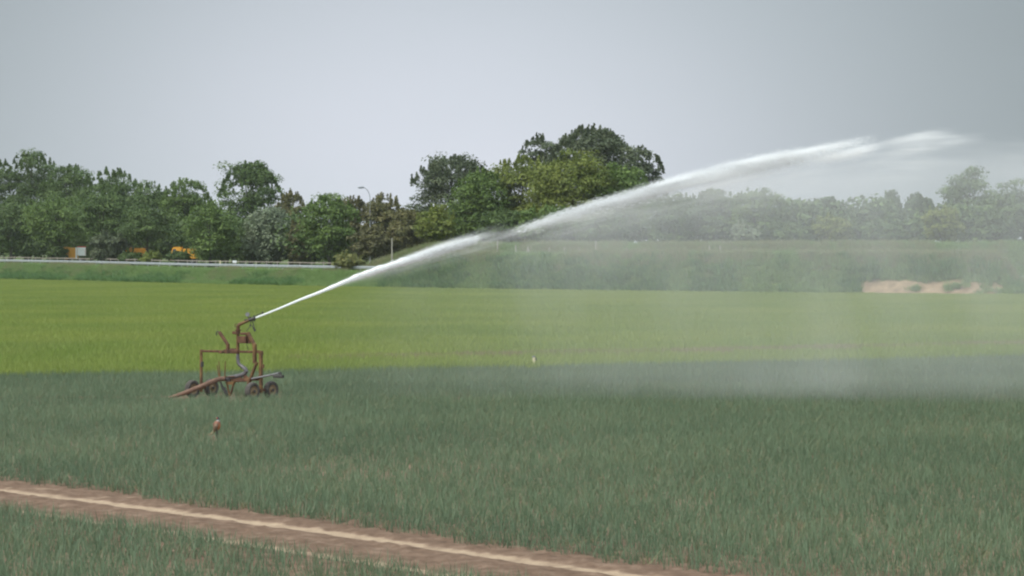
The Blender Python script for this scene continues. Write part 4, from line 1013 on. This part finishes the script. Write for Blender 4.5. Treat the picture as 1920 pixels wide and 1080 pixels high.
def plume():
    fx = np.linspace(600, 2120, 90); cz = np.array([J(p, np.interp(p, CX, CYc)) for p in fx]); xs = cz[:, 0] / 10
    hw = np.interp(fx, CX, HWc) / 66.5
    co = np.polyfit(xs, cz[:, 2], 6); ch = np.polyfit(xs, hw, 4)
    low = cz.copy(); low[:, 2] -= hw * 3.2
    lo, hi = local_box(np.concatenate([cz, low]), np.array((.05, 1.5, .6)))
    def build(t, pos):
        sp = N(t, 'ShaderNodeSeparateXYZ'); t.links.new(pos, sp.inputs[0]); x, y, z = sp.outputs
        xn = mth(t, 'MULTIPLY', x, .1)
        zj = poly(t, xn, co); h = mth(t, 'MAXIMUM', poly(t, xn, ch), .045)
        o = mth(t, 'DIVIDE', mth(t, 'SUBTRACT', zj, z), h)
        l = mth(t, 'DIVIDE', mth(t, 'SUBTRACT', y, mth(t, 'SUBTRACT', 68.0, mth(t, 'MULTIPLY', x, .1))), h)
        cb = N(t, 'ShaderNodeCombineXYZ'); t.links.new(mth(t, 'MULTIPLY', x, .36), cb.inputs[0]); t.links.new(mth(t, 'MULTIPLY', o, 1.5), cb.inputs[1]); t.links.new(mth(t, 'MULTIPLY', l, .7), cb.inputs[2])
        no = N(t, 'ShaderNodeTexNoise'); no.inputs['Scale'].default_value = 1.6; no.inputs['Detail'].default_value = 4; t.links.new(cb.outputs[0], no.inputs['Vector'])
        st = mth(t, 'ADD', .14, mth(t, 'MULTIPLY', sstep(t, no.outputs[0], .36, .68), 1.6))
        far_ = sstep(t, x, xw(1380), xw(1640)); s2 = mth(t, 'MULTIPLY', mth(t, 'MULTIPLY', st, st), .95)
        st = mth(t, 'ADD', mth(t, 'MULTIPLY', st, mth(t, 'SUBTRACT', 1.0, far_)), mth(t, 'MULTIPLY', s2, far_))
        ow = mth(t, 'ADD', o, mth(t, 'MULTIPLY', mth(t, 'SUBTRACT', no.outputs[0], .5), .9))
        l2 = mth(t, 'MULTIPLY', mth(t, 'MULTIPLY', l, l), .8)
        tot = None
        # bursts: start, end, fade in, fade out (photo columns), offset at start and end, width up and down (in half widths), strength
        for a, b, fi, fo, o0, o1, wu, wd, I in PLUME:
            xa, xb = xw(a), xw(b)
            tt = mth(t, 'MULTIPLY', mth(t, 'SUBTRACT', x, xa), 1 / (xb - xa), clamp=True)
            e = mth(t, 'SUBTRACT', ow, mth(t, 'ADD', o0, mth(t, 'MULTIPLY', tt, o1 - o0)))
            up = mth(t, 'DIVIDE', mth(t, 'MINIMUM', e, 0.0), wu); dn = mth(t, 'DIVIDE', mth(t, 'MAXIMUM', e, 0.0), wd)
            q = mth(t, 'ADD', mth(t, 'ADD', mth(t, 'MULTIPLY', up, up), mth(t, 'MULTIPLY', dn, dn)), l2)
            g = mth(t, 'POWER', 2.718, mth(t, 'MULTIPLY', q, -1.0))
            g = mth(t, 'MULTIPLY', g, mth(t, 'MULTIPLY', sstep(t, x, xa, xw(a + fi)), mth(t, 'SUBTRACT', 1.0, sstep(t, x, xw(b - fo), xb))))
            g = mth(t, 'MULTIPLY', g, I)
            tot = g if tot is None else mth(t, 'ADD', tot, g)
        den = mth(t, 'MULTIPLY', mth(t, 'DIVIDE', mth(t, 'MULTIPLY', tot, st), h), .3)
        return mth(t, 'MAXIMUM', mth(t, 'SUBTRACT', den, .01), 0.0)
    d = [hi[i] - lo[i] for i in range(3)]
    o = volume_object('flying_spray', lo, hi, (int(d[0]/.09), int(d[1]/.07), int(d[2]/.045)), SH, build, air_mat('streaming_water', (.998, .994, 1.0), 0., 1.6), jet)
    o['kind'] = 'stuff'
PLUME = [
 (600, 962, 130, 200, .05, -.5, .55, .7, 6.5),
 (640, 1000, 120, 160, .8, .9, .8, 1.3, .9),
 (875, 1330, 260, 180, .7, -.2, .45, .62, 3.3),
 (930, 1400, 150, 200, 1.2, .7, .8, 1.5, 1.0),
 (1170, 1516, 130, 120, -.1, -.5, .36, .5, 3.8),
 (1200, 1540, 130, 220, .4, .35, .6, .9, 1.4),
 (1240, 1640, 120, 250, 1.0, 1.0, .8, 1.6, .6),
 (1400, 1660, 130, 130, -.15, -.65, .22, .4, 2.6),
 (1500, 1662, 90, 60, .4, .0, .26, .32, 2.0),
 (1420, 1600, 100, 120, .45, .2, .2, .4, 1.2),
 (1540, 1880, 150, 220, .6, .6, .7, 1.4, .45),
 (1610, 1810, 120, 110, -.2, -.5, .16, .34, 1.1),
 (1680, 1870, 110, 100, .2, -.25, .14, .3, 1.2),
 (1640, 1780, 80, 80, .35, .1, .14, .3, .7),
 (1760, 2110, 140, 200, .4, .5, .6, 1.2, .14),
]
plume()

# ------------------------------------------------------------------ drifting spray
def spray():
    fx = np.linspace(560, 2150, 60); pts = np.array([J(p, np.interp(p, CX, CYc)) for p in fx])
    co = np.polyfit(pts[:, 0] / 10, pts[:, 2], 4)
    x0, x1 = -7.2, 21.0
    lo, hi = local_box(np.array([(x, yj(x) + y, z) for x in (x0, x1) for y in (-2.4, 14.0) for z in (.03, 8.6)]), np.zeros(3))
    def build(t, pos):
        sp = N(t, 'ShaderNodeSeparateXYZ'); t.links.new(pos, sp.inputs[0]); x, y, z = sp.outputs
        zj = poly(t, mth(t, 'MULTIPLY', x, .1), co)
        dy = mth(t, 'SUBTRACT', y, mth(t, 'SUBTRACT', 68.0 - 1.75, mth(t, 'MULTIPLY', x, .1)))        # metres behind the jet
        def nzs(sc3, scale, loc=(0, 0, 0), det=3):
            mp = N(t, 'ShaderNodeVectorMath', operation='MULTIPLY_ADD'); mp.inputs[1].default_value = sc3; mp.inputs[2].default_value = loc
            rt = N(t, 'ShaderNodeVectorRotate', rotation_type='Y_AXIS'); rt.inputs['Angle'].default_value = math.radians(14)
            t.links.new(pos, rt.inputs[0]); t.links.new(rt.outputs[0], mp.inputs[0]); n = N(t, 'ShaderNodeTexNoise'); n.inputs['Scale'].default_value = scale; n.inputs['Detail'].default_value = det
            t.links.new(mp.outputs[0], n.inputs['Vector']); return n.outputs[0]
        streak = nzs((1, .45, .3), .7); big = nzs((.3, .3, .25), .8, (4, 2, 1), 2)
        below = mth(t, 'SUBTRACT', zj, z)
        under = sstep(t, mth(t, 'ADD', below, mth(t, 'MULTIPLY', mth(t, 'SUBTRACT', big, .5), .6)), -.05, .9)
        grow = mth(t, 'ADD', mth(t, 'MULTIPLY', sstep(t, x, -6.8, 2.0), .35), mth(t, 'MULTIPLY', sstep(t, x, -2.0, 7.0), .65))
        front = sstep(t, dy, -.3, .3)
        rear = mth(t, 'MULTIPLY', mth(t, 'SUBTRACT', 1.0, sstep(t, dy, 8.5, 14.0)), mth(t, 'ADD', .35, mth(t, 'MULTIPLY', 1.9, mth(t, 'POWER', 2.718, mth(t, 'MULTIPLY', mth(t, 'MAXIMUM', dy, 0.0), -.5)))))
        endf = mth(t, 'SUBTRACT', 1.0, sstep(t, x, 16.5, 20.8))
        near = mth(t, 'POWER', 2.718, mth(t, 'MULTIPLY', mth(t, 'MAXIMUM', below, 0.0), -.7))
        veil = mth(t, 'ADD', .62, mth(t, 'MULTIPLY', near, 1.2))
        st = mth(t, 'ADD', .66, mth(t, 'MULTIPLY', sstep(t, streak, .3, .72), .65))
        bg_ = mth(t, 'ADD', .72, mth(t, 'MULTIPLY', sstep(t, big, .3, .7), .55))
        den = SPRAY
        for q in (under, grow, front, rear, endf, veil, st, bg_): den = mth(t, 'MULTIPLY', q, den)
        return den
    d = [hi[i] - lo[i] for i in range(3)]
    o = volume_object('spray_mist', lo, hi, (int(d[0]/.22), int(d[1]/.25), int(d[2]/.22)), SH, build, air_mat('spray_air', (.97, .97, .985), .2, 3.))
    return tag(o, 'fine grey veil of spray drifting and falling below the water jet', 'mist', kind='stuff')
SPRAY = .056
spray()

# ------------------------------------------------------------------ the air over the whole place
def haze():
    V = [(x, y, z) for x in (-3100, 3100) for y in (-350, 4600) for z in (-1.1, 42)]
    o = mesh_obj('haze', V, [(0, 1, 3, 2), (4, 6, 7, 5), (0, 4, 5, 1), (2, 3, 7, 6), (1, 5, 7, 3), (0, 2, 6, 4)], air_mat('humid_air', (.93, .96, 1.0), .3, 1.))
    o.data.materials[0].node_tree.nodes['Principled Volume'].inputs['Density'].default_value = HAZE
    o.data.materials[0].cycles.homogeneous_volume = True
    tag(o, 'thin pale humid air over the fields', 'haze', kind='stuff')
HAZE = .0001
haze()
